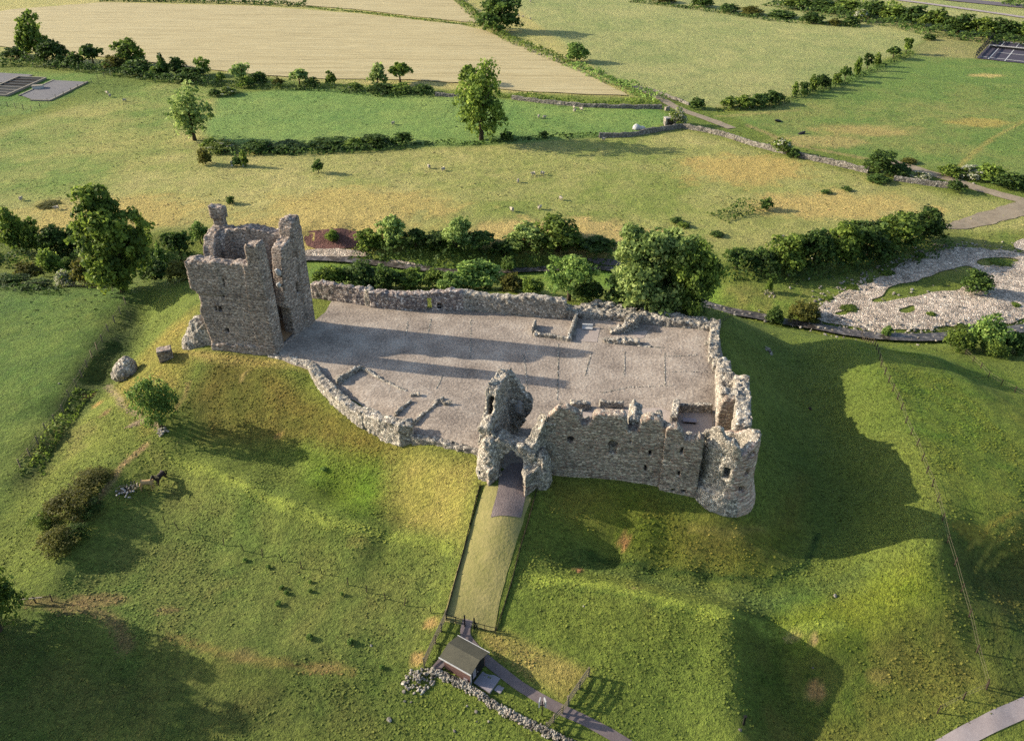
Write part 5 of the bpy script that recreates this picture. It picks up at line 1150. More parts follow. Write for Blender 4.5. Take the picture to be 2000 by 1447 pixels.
# river trees on the far bank
G7 = 'trees on the far bank of the stream'
for a in [(650,478,26,448,'round','leaf_mid','small tree growing on the red river bank'), (722,492,50,448,'round','leaf_mid','bushy tree at the edge of the red river bank'), (766,492,60,419,'tall','leaf_grey','tallest grey green tree beside the red river bank'), (812,494,50,446,'wide','leaf_dark','dark tree between the grey green pair across the stream'),
          (852,494,52,452,'round','leaf_dark','rounded dark tree over the stream, behind the doorway'), (893,494,62,425,'round','leaf_grey','pale domed tree over the stream, behind the doorway'), (935,500,64,452,'wide','leaf_dark','dark spreading tree right of the pale domed tree'), (1025,500,70,438,'round','leaf_grey','greyish tree left of the glossy round tree'), (1090,506,96,424,'round','leaf_mid','glossy round tree leaning over the stream'), (1165,506,72,465,'wide','leaf_dark','low dark tree right of the glossy round tree'), (985,508,50,470,'wide','leaf_dark','low dark tree filling the gap above the mud bar'),
          (1440,532,54,482,'wide','leaf_dark','dark tree next to the pair of great riverside trees'), (1490,536,66,486,'round','leaf_dark','first round tree of the riverside belt'), (1540,534,82,456,'round','leaf_mid','second tree of the riverside belt, pale topped'), (1592,528,74,444,'round','leaf_dark','third tree of the riverside belt'), (1645,524,84,436,'tall','leaf_mid','fourth tree of the riverside belt'), (1700,512,86,430,'round','leaf_dark','fifth tree of the riverside belt'), (1752,496,86,412,'round','leaf_mid','sixth tree of the riverside belt, above the shingle'), (1808,478,78,402,'round','leaf_dark','last and tallest tree of the riverside belt')]:
    plant('tree', a[0], a[1], a[2], a[3], a[4], a[5], a[6], 'tree', G7, 3200, 0, 0, .2)
hedge([(690,494),(800,506),(900,514),(1010,510),(1100,510),(1200,508)], 5, 2.6, 'leaf_dark', 'undergrowth along the far bank behind the castle', 12, .55)
hedge([(1420,536),(1520,542),(1600,536),(1700,520),(1780,500),(1840,474)], 5, 2.6, 'leaf_dark', 'undergrowth at the foot of the riverside belt', 12, .55)
# near bank
G8 = 'bushes on the near bank behind the curtain wall'
for a in [(640,562,64,512,'bush','leaf_mid','bush nearest the keep behind the curtain wall'), (700,562,78,508,'bush','leaf_dark','second bush from the keep behind the curtain wall'), (752,566,56,516,'bush','leaf_dark','third bush from the keep behind the curtain wall'), (800,564,60,520,'bush','leaf_mid','rounded bush left of the doorway behind the curtain wall'), (848,564,52,520,'bush','leaf_mid','bush above the doorway behind the curtain wall'),
          (930,566,104,503,'bush','leaf_light','large pale bush behind the long curtain wall'), (880,570,52,530,'bush','leaf_light','smaller pale bush next to the large pale bush'), (992,534,32,498,'bush','leaf_light','small bright shrub by the stream'), (1000,570,56,528,'bush','leaf_brown','olive bush behind the crumbled end of the curtain wall'), (1040,576,44,536,'bush','leaf_mid','low bush left of the two bright young trees')]:
    plant('bush', a[0], a[1], a[2], a[3], a[4], a[5], a[6], 'bush', G8, 3200)
plant('tree', 1112, 590, 104, 492, 'wide', 'leaf_light', 'bright young ash beside the great domed tree', 'tree', None, 4200, 0, 0, .1)
plant('bush', 1150, 592, 66, 540, 'bush', 'leaf_dark', 'dark bush under the bright young ash', 'bush', None, 3200)
plant('tree', 1272, 604, 156, 438, 'round', 'leaf_grey', 'great domed tree rising behind the yard, largest on the bank', 'tree', None, 16000, 0, 0, .15)
plant('tree', 1350, 612, 108, 464, 'round', 'leaf_mid', 'second great tree leaning on the domed tree', 'tree', None, 11000, 0, 0, .2)
plant('bush', 1330, 614, 120, 540, 'bush', 'leaf_dark', 'dark low bush at the foot of the two great trees', 'bush', None, 6000)
plant('bush', 1215, 606, 70, 556, 'bush', 'leaf_dark', 'dark bush left of the great domed tree', 'bush', None, 3200)
# left wood by the stream
plant('tree', 236, 574, 150, 380, 'tall', 'leaf_mid', 'huge full crowned tree left of the keep', 'tree', None, 14000, 0, 0, .1)
G9 = 'trees of the wood left of the keep'
for a in [(30,500,62,407,'tall','leaf_mid','tallest tree at the left end of the streamside wood'), (72,502,48,428,'tall','leaf_mid','slim tree, second from the left in the streamside wood'), (110,506,60,437,'round','leaf_dark','round dark tree, third from the left in the streamside wood'), (150,506,56,440,'round','leaf_dark','dark tree beside the huge tree'), (180,500,44,448,'round','leaf_dark','dark tree half hidden behind the huge tree'),
          (284,492,32,412,'tall','leaf_mid','narrow pale tree right of the huge tree'), (262,500,44,436,'round','leaf_dark','dark tree between the huge and the narrow pale tree'), (318,530,36,468,'spire','leaf_light','light green pointed tree close to the keep'), (352,514,54,444,'wide','leaf_dark','dark tree tucked behind the keep corner'), (392,480,34,430,'round','leaf_light','pale tree peeping out behind the keep')]:
    plant('tree', a[0], a[1], a[2], a[3], a[4], a[5], a[6], 'tree', G9, 3200, 0, 0, .15)
for a in [(300,548,60,500,'leaf_dark','dark bush at the right foot of the huge tree'), (350,552,60,506,'leaf_brown','olive bush beside the keep wall'), (95,540,50,478,'leaf_mid','leafy bush below the streamside wood'), (50,548,48,506,'leaf_brown','olive bush low in the streamside clearing'), (162,560,54,498,'leaf_brown','brownish bush left of the huge tree'), (130,530,40,500,'leaf_dark','dark bush behind the cream blossom'), (185,562,40,520,'leaf_mid','green bush touching the huge tree'), (10,560,60,536,'leaf_dark','dark bush on the picture edge'), (60,566,60,548,'leaf_dark','low dark bush along the field edge')]:
    plant('bush', a[0], a[1], a[2], a[3], 'bush', a[4], a[5], 'bush', None, 3200)
plant('bush', 122, 560, 44, 521, 'bush', 'leaf_flower', 'elder bush in full cream blossom by the left field', 'bush', None, 3200, 0, .6)
hedge([(-40,512),(60,516),(160,520),(300,524),(380,524)], 6, 3, 'leaf_dark', 'undergrowth of the streamside wood', 12, .6)
hedge([(-40,566),(60,570),(130,572)], 2.5, 1.1, 'leaf_dark', 'rough hedge along the left field edge', 16, .5)
# mound and foreground
plant('tree', 314, 836, 80, 742, 'round', 'leaf_light', 'small gnarled tree on the bare ridge corner', 'tree', None, 4800, 0, 0, .05, 1.12)
for a in [(166,966,84,894,'leaf_brown','brown thorn bush at the top of the ridge'), (128,1026,96,908,'leaf_brown','large brown thorn bush in the middle of the ridge'), (168,1012,56,948,'leaf_dark','dark thorn bush filling between the brown ones'), (104,1088,80,992,'leaf_brown','brown thorn bush at the low end of the ridge'), (140,1064,58,990,'leaf_dark','dark thorn bush beside the worn ridge path'), (80,1036,50,968,'leaf_mid','green thorn bush on the far side of the ridge')]:
    plant('bush', a[0], a[1], a[2], a[3], 'bush', a[4], a[5], 'bush', 'thorn bushes on the ridge', 4800, hmul=.42)
plant('tree', -2, 1236, 112, 1096, 'round', 'leaf_mid', 'dark leafy tree cut off by the picture edge beside the rail fence', 'tree', None, 9000, 0, 0, .05)
hedge([(60,930),(90,880),(130,820),(170,760)], 2.4, .5, 'leaf_mid', 'strip of nettles along the ditch below the wire fence', 30, .4, .7, 'nettle_bed')
for a in [(1516,636,36,596,'leaf_dark','round dark bush standing in the stream bend'), (1572,636,60,588,'leaf_brown','brownish bush standing in the stream bend'), (1502,574,14,540,'leaf_mid','thin sapling on the flat beside pale stones'), (1914,578,56,522,'leaf_dark','round bush in the middle of the shingle'), (1934,688,72,610,'leaf_light','leafy bush on the near river bank'), (1880,688,54,638,'leaf_mid','bush on the near river bank, left of the leafy one'), (1988,692,54,642,'leaf_dark','dark bush at the right edge of the near river bank'), (1950,700,44,664,'leaf_mid','low bush in front of the leafy river bush'), (1732,660,18,632,'leaf_light','sapling at the edge of the shingle')]:
    plant('bush', a[0], a[1], a[2], a[3], 'bush', a[4], a[5], 'bush', None, 3200)
# trees just outside the left edge that throw the long shadow over the near corner
for i, (x, y, wd, ht) in enumerate([(-67, 54, 11, 11), (-75, 51, 12, 15), (-64, 47, 11, 14), (-80, 58, 11, 12), (-72, 51, 13, 20)]):
    t = thing('tree', ['shade tree beyond the left edge above the dark corner', 'tallest shade tree beyond the left edge', 'shade tree beyond the lower left corner', 'farthest shade tree beyond the left edge', 'broad towering shade tree beyond the left edge'][i], 'tree', (x, y, float(gz(x, y))))
    t.scale = (wd, wd, ht); link(bpy.data.objects.new('trunk', TR[i % 3]), t); link(bpy.data.objects.new('crown', crown('round', 'leaf_mid', i % 3, 3200, .075)), t)

# ------------------------------------------------------------------ small things
def place(o, px, py, rz=0.0, dz=0.0):
    p = atg(px, py); o.location = (p[0], p[1], p[2] + dz); o.rotation_euler.z = rz; return o

def along(P, step):
    out = []; 
    for a, b in zip(P[:-1], P[1:]):
        n = max(1, int(round(np.linalg.norm(b - a) / step))); out += [a + (b - a) * k / n for k in range(n)]
    return out + [P[-1]]

POSTS = {}
def fence(pl, step, ht, label, mat='woodgrey', rails=(), wire=True, pw=.11, cat='fence', name='wire_fence', rw=.1, lean=.05, group=None):
    P = along(poly_w(pl), step); g0 = np.r_[P[0], gz(*P[0])]; t = thing(name, label, cat, tuple(g0), group)
    key = (mat, ht, pw)
    if key not in POSTS: POSTS[key] = mesh_data('post', *(lambda m: (np.concatenate(m.V), m.F))(MB().box((0, 0, ht / 2 - .12), (pw, pw, ht + .3))), M[mat])
    tops = []
    for p in P[:100]:
        o = link(bpy.data.objects.new('post', POSTS[key]), t); z = float(gz(p[0], p[1])); o.location = np.r_[p, z] - g0
        o.rotation_euler = (random.uniform(-lean, lean), random.uniform(-lean, lean), random.uniform(0, 1)); tops.append(np.r_[p, z])
    for h in rails:
        mb = MB()
        for a, b in zip(tops[:-1], tops[1:]): mb.bar(a + [0, 0, h], b + [0, 0, h], .04, rw)
        mb.build('rail', M[mat], t)
    if wire:
        mb = MB()
        for h in (ht * .45, ht * .9):
            for a, b in zip(tops[:-1], tops[1:]): mb.bar(a + [0, 0, h], b + [0, 0, h], .018, .018)
        mb.build('wire', M['woodgrey'], t)
    return t

fence([(246, 594), (200, 668), (150, 755), (90, 842), (40, 912)], 2.6, 1.25, 'wire fence running down the ditch edge left of the mound', pw=.13)
fence([(10, 566), (125, 562), (245, 570)], 3, 1.2, 'wire fence on the far edge of the left field, below the huge tree')
fence([(322, 1022), (400, 1055), (475, 1075), (550, 1096), (630, 1122), (680, 1142), (790, 1182), (842, 1198)], 2.4, 1.05, 'leaning wire fence crossing the near meadow', 'wooddark', lean=.16, pw=.07, wire=False)
fence([(938, 948), (924, 1003), (905, 1080), (893, 1122), (871, 1203)], 1.6, .45, 'low dark edging along the meadow side of the mown approach', 'wooddark', (.12, .3), False, .09, 'edging', 'edging_rail', .16)
fence([(1049, 957), (1035, 1008), (1015, 1075), (1000, 1135), (969, 1231)], 1.6, .35, 'low dark edging along the ditch side of the mown approach', 'wooddark', (.12,), False, .08, 'edging', 'edging_rail', .2)
fence([(872, 1208), (850, 1256), (829, 1302)], 1.7, 1.25, 'weathered rail fence behind the hut, on the meadow side', 'woodgrey', (.3, .62, .95, 1.2), False, .13, name='rail_fence', rw=.13)
fence([(872, 1211), (908, 1223)], 1.1, 1.0, 'dark iron fence from the rail fence to the path gate', 'black', (.3, .9), False, .06, name='iron_fence', rw=.05)
fence([(926, 1227), (968, 1238)], 1.3, 1.0, 'dark iron fence from the path gate to the ditch side edging', 'black', (.3, .9), False, .06, name='iron_fence', rw=.05)
for px, py, lb in ((908, 1223, 'dark gate post on the hut side of the path'), (926.5, 1227, 'dark gate post with a brace, on the ditch side of the path')):
    t = thing('gate_post', lb, 'gate post', tuple(atg(px, py))); MB().box(atg(px, py) + [0, 0, .7], (.13, .13, 1.6)).build('post', M['black'], t)
    MB().bar(atg(px, py) + [0, 0, 1.2], atg(px + 7, py + 3) + [0, 0, .1], .07, .07).build('brace', M['black'], t) if px > 920 else MB().box(atg(px, py) + [0, 0, 1.53], (.18, .18, .08)).build('cap', M['black'], t)
fence([(1149, 1320), (1131, 1345), (1110, 1376)], 1.9, 1.3, 'weathered rail fence climbing from the path gate into the grass', 'woodgrey', (.3, .65, 1.0, 1.25), False, .15, name='rail_fence', rw=.14)
fence([(1098, 1393), (1081, 1410), (1068, 1427)], 1.5, 1.25, 'short weathered rail fence between path gate and dry stone wall', 'woodgrey', (.3, .65, 1.0), False, .14, name='rail_fence', rw=.13)
t = thing('timber_gate', 'open barred timber gate across the footpath', 'gate', tuple(atg(1104, 1386)))
a, b = atg(1109, 1378), atg(1099, 1392)
for h in (.25, .5, .75, 1.0): MB().bar(a + [0, 0, h], b + [0, 0, h], .04, .08).build('bar', M['woodgrey'], t)
for q in (a, b): MB().box(q + np.array([0, 0, .6]), (.07, .07, 1.2)).build('stile', M['woodgrey'], t)
fence([(1682, 655), (1720, 716), (1760, 800), (1800, 900), (1830, 980), (1850, 1060), (1864, 1105), (1892, 1205), (1926, 1340)], 2.6, 1.1, 'long wire fence along the crest of the bank on the right', 'wooddark', pw=.1)
fence([(1926, 1346), (1880, 1366), (1830, 1392)], 2.6, 1.1, 'wire fence above the pale lane', 'wooddark', pw=.1)
fence([(1842, 668), (1930, 737), (2010, 780)], 3, 1.0, 'wire fence between the bank and the riverside', 'wooddark', pw=.1)
fence([(216, 146), (140, 182), (62, 218), (0, 206)], 4, 1.6, 'tall wire fence round the water works', 'woodgrey', pw=.16)
fence([(40, 1180), (70, 1177), (102, 1174)], 1.6, .95, 'short rail fence with one pale pole beside the leafy tree', 'wooddark', (.75,), False, .1, name='rail_fence', rw=.1)
MBp = MB().bar(atg(38, 1181) + [0, -.08, .8], atg(88, 1176) + [0, -.08, .85], .1, .1); tag(MBp.build('pole', M['concrete']), 'pale pole resting on the short rail fence', 'pole')
fence([(1345, 252), (1480, 287), (1600, 315), (1690, 335)], 9, 1.5, 'thin posts standing along the long field wall', 'woodgrey', (), False, .16, name='post_row')
fence([(1360, 606), (1430, 618), (1405, 640)], 2.4, .9, 'thin dark rail at the corner of the mound above the stream', 'black', (), True, .05)

# dry stone walls
def drywall(pl, wd, ht, label, mat='fieldstone', h=.35, amp=.12, name='stone_wall', cope=True):
    P = np.array(along(chaikin(poly_w(pl), 1, False), h)); d = np.gradient(P, axis=0); d /= np.linalg.norm(d, axis=1)[:, None]; n_ = np.c_[-d[:, 1], d[:, 0]]
    prof = [(-.5, -.15), (-.46, .3), (-.4, .62), (-.34, .9), (-.16, 1.02), (.16, 1.02), (.34, .9), (.4, .62), (.46, .3), (.5, -.15)]
    V = []
    for v, z in prof:
        q = P + n_ * v * wd; nz = vnoise(P[:, 0] * 1.9 + v * 3, P[:, 1] * 1.9, np.full(len(P), z * 3), 3); nz2 = vnoise(P[:, 0] * .4, P[:, 1] * .4, np.zeros(len(P)), 5)
        V.append(np.c_[q + n_ * (nz * amp)[:, None], gz(P[:, 0], P[:, 1]) + z * ht * (1 + .22 * nz2) + (nz * amp if z > 0 else 0)])
    V = np.stack(V, 1).reshape(-1, 3); k = len(prof); Fc = []
    for i in range(len(P) - 1):
        for j in range(k - 1): Fc.append((i * k + j, i * k + j + 1, (i + 1) * k + j + 1, (i + 1) * k + j))
    Fc += [tuple(range(k)), tuple(range((len(P) - 1) * k, len(P) * k))[::-1]]
    return tag(obj(name, V, Fc, M[mat], None, False), label, 'stone wall')
drywall([(1332, 250), (1400, 262), (1470, 285), (1530, 300), (1600, 316), (1695, 338)], 1.0, 1.3, 'long grey field wall running from the shelter to the elder tree')
drywall([(1745, 352), (1800, 360), (1872, 370)], 1.0, 1.2, 'short end of the field wall beside the cream blossom shrub')
drywall([(1000, 194), (1080, 204), (1160, 211), (1292, 213)], 1.0, 1.1, 'grey wall below the hedge at the crop point')
drywall([(1170, 269), (1226, 268), (1252, 263), (1290, 256), (1334, 250)], .9, 1.3, 'grey wall in front of the stone shelter')
drywall([(850, 188), (905, 191)], .9, 1.0, 'short bit of wall under the small round tree')
drywall([(1262, 176), (1300, 188), (1346, 206)], .8, .9, 'wall on the pasture side of the earth track')
def stone_pile_wall(pl, wd, ht, n, label, smin=.2, smax=.46, name='dry_stone_wall'):
    P = poly_w(pl); L = [np.linalg.norm(b - a) for a, b in zip(P[:-1], P[1:])]; T = sum(L); rr = np.random.default_rng(5); mb = MB()
    for i in range(n):
        u = rr.uniform(0, T); k = 0
        while u > L[k] and k < len(L) - 1: u -= L[k]; k += 1
        e = (P[k + 1] - P[k]) / L[k]; n_ = np.array([-e[1], e[0]]); lvl = rr.random() ** .7; v = rr.uniform(-.5, .5) * wd * (1 - .35 * lvl)
        q = P[k] + e * u + n_ * v; s_ = rr.uniform(smin, smax) * (1.0 if lvl < .8 else .85)
        mb.rock((q[0], q[1], gz(q[0], q[1]) + lvl * ht - .05), (s_, s_ * rr.uniform(.6, .9), s_ * rr.uniform(.5, .75)), rr)
    core = None
    return tag(mb.build(name, M['drystone']), label, 'stone wall')
stone_pile_wall([(842, 1314), (872, 1325), (920, 1349), (980, 1389), (1040, 1419), (1125, 1462)], .72, .7, 1300, 'dry stone wall of pale stones in front of the hut', .16, .36)
def heap(px, py, r, n, ht, label, mat='drystone', smin=.15, smax=.45, seed=1, name='rubble_heap', el=1.0):
    c = atg(px, py); rr = np.random.default_rng(seed); mb = MB()
    for i in range(n):
        a = rr.uniform(0, 6.28); q = rr.random() ** .6; x = c[0] + r * el * q * math.cos(a); y = c[1] + r * q * math.sin(a)
        s_ = rr.uniform(smin, smax); mb.rock((x, y, gz(x, y) + ht * max(0, 1 - q) * rr.random() + .03), (s_, s_ * .8, s_ * .65), rr)
    return tag(mb.build(name, M[mat]), label, 'rubble heap')
heap(818, 1328, 1.25, 120, .5, 'heap of tumbled pale stones at the end of the dry stone wall', smin=.14, smax=.4, el=1.2)
heap(1502, 686, .9, 40, .4, 'patch of fallen stones on the dark slope of the mound', 'rubble', .15, .4, 4, el=.6)
heap(1505, 574, 1.3, 30, .2, 'scatter of white stones by the sapling on the flat', seed=8)
heap(318, 842, .7, 40, .5, 'pale rocks exposed under the roots of the gnarled tree', 'drystone', .2, .45, 9)
heap(1905, 362, 1.0, 1, .1, 'single pale rock in the thicket by the lane', 'drystone', .8, 1.2, 12)
hb = thing('debris_heap', 'low heap of white stones and dark timber beside the horses', 'rubble heap', tuple(atg(250, 955)))
for (px, py, m_, n_, s0, s1, sd_) in ((244, 962, 'plaster', 16, .22, .5, 3), (256, 952, 'drystone', 26, .12, .34, 4), (250, 962, 'black', 26, .12, .36, 6)):
    c = atg(px, py); rr = np.random.default_rng(sd_); mb = MB()
    for i in range(n_): mb.rock((c[0] + rr.normal(0, .55), c[1] + rr.normal(0, .5), gz(c[0], c[1]) + rr.uniform(.05, .5)), (rr.uniform(s0, s1), rr.uniform(s0, s1) * .7, rr.uniform(s0, s1) * .6), rr)
    mb.build({'plaster': 'white_stones', 'drystone': 'grey_stones', 'black': 'dark_rubble'}[m_], M[m_], hb)
mb = MB(); c = atg(250, 960)
for i in range(14):
    a = random.uniform(0, 3.1); mb.bar(c + [random.uniform(-.9, .9), random.uniform(-.7, .7), random.uniform(.1, .5)], c + [random.uniform(-.9, .9) + .6 * math.cos(a), random.uniform(-.7, .7), random.uniform(.1, .6)], .06, .05)
mb.build('broken_sticks', M['woodgrey'], hb)
for i, (px, py, s_, lb) in enumerate([(788, 1337, .5, 'largest loose stone at the outer edge of the tumbled heap'), (789, 1353, .4, 'loose stone just below the largest one by the heap'), (790, 1371, .28, 'small loose stone, lowest of the column below the heap'), (803, 1372, .2, 'tiny loose stone beside the lowest one below the heap'), (822, 1357, .22, 'small loose stone close under the tumbled heap'), (760, 1409, .5, 'lone dark boulder in the meadow below the heap'), (930, 1392, .34, 'loose stone on the grass below the middle of the dry stone wall'), (912, 1380, .24, 'small loose stone nearer the hut below the dry stone wall'), (954, 1410, .26, 'loose stone on the grass under the lower dry stone wall'), (888, 1429, .3, 'flat pale stone near the bottom of the picture'), (931, 1410, .18, 'tiny pale stone beside the flat one below the wall'), (1446, 1428, .34, 'white stone beside the dark post at the gully edge'), (1632, 1166, .4, 'pale stone in the worn patch of the ditch floor'), (115, 750, .3, 'white stone lying alone in the left field'), (1583, 800, .5, 'brown stone in the shade of the mound slope'), (1588, 1305, .2, 'small white stone on the spur above the earth scar'), (725, 1262, .26, 'white stone among weeds in the near meadow'), (1140, 1185, .2, 'small pale stone on the ditch side of the bank')]):
    p = atg(px, py); tag(MB().rock(p + np.array([0, s_ * .3, s_ * .18]), (s_ * 1.2, s_, s_ * .7), np.random.default_rng(i)).build('stone', M['wooddark'] if 'brown' in lb else M['drystone']), lb, 'stone', 'loose stones on the grass')
for i, (px, py, s_, lb) in enumerate([(478, 1098, 9, 'weed clump, nearest the fence in the near meadow'), (524, 1112, 9, 'weed clump below the leaning fence'), (550, 1152, 11, 'upper of two close weed clumps in the meadow'), (559, 1162, 11, 'lower of two close weed clumps in the meadow'), (543, 1183, 12, 'weed clump lying lowest below the close pair'), (606, 1140, 8, 'weed clump right of the close pair'), (606, 1158, 8, 'weed clump farther right of the close pair'), (668, 1164, 8, 'weed clump under the crumpled part of the leaning fence'), (604, 1250, 15, 'largest weed clump beside the brown bank'), (684, 1258, 14, 'weed clump with the white stone'), (632, 922, 14, 'pale fallen branch clump in the green hollow'), (745, 1308, 10, 'weed clump at the end of the brown bank')]):
    plant('weed_clump', px, py, s_, py - s_ * .3, 'bush', 'leaf_light', lb, 'weeds', 'weed clumps in the near meadow', 600)

# ticket hut with its yard
hw = thing('hut', 'brown boarded hut with a low felt roof and white edging', 'hut', tuple(atg(900, 1315)))
c0 = at(919.5, 1336, .15)[:2]; cz = .2
ex = (at(860, 1302, .15) - at(919.5, 1336, .15))[:2]; exn = ex / np.linalg.norm(ex); eyn = np.array([exn[1], -exn[0]]); eyn = eyn if eyn[1] > 0 else -eyn
LX, LY, WH, RH = 3.05, 2.35, 2.05, 2.45
def hp(u, v, z): q = c0 + exn * u + eyn * v; return np.array([q[0], q[1], z])
zb = -.3
def slab(name, pts_, z0, z1, mat, par): P = [hp(*p, z0) for p in pts_] + [hp(*p, z1) for p in pts_]; n = len(pts_); return obj(name, P, [tuple(range(n))[::-1], tuple(range(n, 2 * n))] + [(i, (i + 1) % n, n + (i + 1) % n, n + i) for i in range(n)], mat, par)
def panel(name, P, Fc, mat, par): return obj(name, P, Fc, mat, par)
RM = LY / 2
panel('wall', [hp(0, 0, zb), hp(LX, 0, zb), hp(LX, 0, WH), hp(0, 0, WH), hp(0, .12, zb), hp(LX, .12, zb), hp(LX, .12, WH), hp(0, .12, WH)], [(0, 1, 2, 3), (7, 6, 5, 4), (0, 4, 5, 1), (1, 5, 6, 2), (2, 6, 7, 3), (3, 7, 4, 0)], M['boards'], hw)
panel('wall', [hp(0, LY, zb), hp(LX, LY, zb), hp(LX, LY, WH), hp(0, LY, WH), hp(0, LY - .12, zb), hp(LX, LY - .12, zb), hp(LX, LY - .12, WH), hp(0, LY - .12, WH)], [(0, 1, 2, 3), (7, 6, 5, 4), (0, 4, 5, 1), (1, 5, 6, 2), (2, 6, 7, 3), (3, 7, 4, 0)], M['boards'], hw)
for u0, mt in ((0, 'darkboards'), (LX - .1, 'boards')):
    panel('gable_wall', [hp(u0, .12, zb), hp(u0, LY - .12, zb), hp(u0, LY - .12, WH), hp(u0, RM, RH), hp(u0, .12, WH), hp(u0 + .1, .12, zb), hp(u0 + .1, LY - .12, zb), hp(u0 + .1, LY - .12, WH), hp(u0 + .1, RM, RH), hp(u0 + .1, .12, WH)], [(0, 1, 2, 3, 4), (9, 8, 7, 6, 5)] + [(i, (i + 1) % 5, 5 + (i + 1) % 5, 5 + i) for i in range(5)], M[mt], hw)
def roofpt(u, v, dz=0): z = RH - abs(v - RM) / RM * (RH - WH) + .05; return hp(u, v, z + dz)
rf = panel('roof', [roofpt(-.3, -.3), roofpt(LX + .3, -.3), roofpt(LX + .3, RM), roofpt(-.3, RM), roofpt(LX + .3, LY + .3), roofpt(-.3, LY + .3)] + [roofpt(-.3, -.3, .07), roofpt(LX + .3, -.3, .07), roofpt(LX + .3, RM, .07), roofpt(-.3, RM, .07), roofpt(LX + .3, LY + .3, .07), roofpt(-.3, LY + .3, .07)],
           [(0, 1, 2, 3), (3, 2, 4, 5), (9, 8, 7, 6), (11, 10, 8, 9), (0, 6, 7, 1), (4, 10, 11, 5), (0, 3, 9, 6), (3, 5, 11, 9), (1, 7, 8, 2), (2, 8, 10, 4)], M['felt'], hw)
for v in (-.34, LY + .34): MB().bar(roofpt(-.34, v, .03), roofpt(LX + .34, v, .03), .07, .13).build('eaves_board', M['white'], hw)
MB().bar(hp(-.05, .0, zb), hp(-.05, .0, WH - .1), .1, .1).build('drainpipe', M['white'], hw)
d_ = obj('door', [hp(-.03, 1.0, zb + .1), hp(-.03, 1.7, zb + .1), hp(-.03, 1.7, 1.75), hp(-.03, 1.0, 1.75)], [(0, 1, 2, 3)], M['black'], hw)
MB().box(hp(-.06, 1.1, .85), (.06, .06, .12)).build('handle', M['white'], d_)
obj('noticeboard', [hp(-.03, .35, .5), hp(-.03, .85, .5), hp(-.03, .85, 1.6), hp(-.03, .35, 1.6)], [(0, 1, 2, 3)], M['slab'], hw)
MB().box((hp(.35, -.05, .35) + hp(.75, -.05, .35)) / 2, (.42, .08, .6), math.atan2(exn[1], exn[0])).build('meter_box', M['slab'], hw)
tag(slab('paving', [(-.15, .25), (-2.0, .25), (-2.0, 2.0), (-.15, 2.0)], -.3, float(gz(*hp(-.9, 1, 0)[:2])) + .1, M['slab'], None), 'paved pale apron in front of the hut door', 'paving')
tag(slab('paving_slab', [(-2.12, .75), (-2.8, .75), (-2.8, 1.45), (-2.12, 1.45)], -.4, float(gz(*hp(-2.5, 1.1, 0)[:2])) + .07, M['slab'], None), 'single paving slab set just off the hut apron', 'paving')
tag(slab('paving', [(LX + .1, -.6), (LX + 1.0, -.6), (LX + 1.0, 1.6), (LX + .1, 1.6)], -.2, float(gz(*hp(LX + .5, .4, 0)[:2])) + .06, M['path'], None), 'dull paved strip behind the hut', 'paving')
tb = thing('bench', 'small rough block bench between the hut and the dry stone wall', 'bench', tuple(hp(LX - .7, -.75, .2)))
MB().box(hp(LX - .7, -.75, .3), (.8, .55, .55), math.atan2(exn[1], exn[0]), 0, .03).build('block', M['hall'], tb); MB().box(hp(LX - .9, -.72, .64), (.4, .4, .12), .3).build('loose_slab', M['concrete'], tb)
sg = thing('signpost', 'dark post carrying two white angled sign boards by the footpath', 'sign', tuple(atg(1058.5, 1397)))
p = atg(1058.5, 1397); MB().box(p + [0, 0, 1.0], (.09, .09, 2.1)).build('post', M['wooddark'], sg)
for sgn in (-1, 1): MB().box(p + np.array([sgn * .24, .05, 1.85]), (.1, .5, .85), .25 * sgn, 0).build('board', M['white'], sg)
MB().bar(p + [-.35, 0, 1.5], p + [.35, 0, 1.5], .05, .05).build('crossbar', M['black'], sg)
t = thing('post', 'dark stumpy post at the edge of the gully', 'post', tuple(atg(1452, 1414))); MB().box(atg(1452, 1414) + [0, 0, .5], (.16, .16, 1.2)).build('shaft', M['black'], t); MB().box(atg(1452, 1414) + [0, 0, 1.13], (.24, .24, .12)).build('cap', M['black'], t)
t = thing('information_panel', 'white information panel with a dark face at the gate pier', 'sign', tuple(atg(940, 934))); p = atg(940, 934)
MB().box(p + [0, 0, .65], (.6, .3, 1.35), .1).build('case', M['white'], t); MB().box(p + np.array([.0, -.17, .95]), (.4, .05, .6), .1).build('display', M['black'], t)
t = thing('notice_board', 'tiny white notice standing at the foot of the keep', 'sign', tuple(at(575, 656, 8))); p = at(575, 656, 8)
MB().box(p + [0, 0, .75], (.5, .08, .6), .5).build('board', M['white'], t); MB().box(p + np.array([0, .08, .4]), (.07, .07, .9)).build('post', M['black'], t)
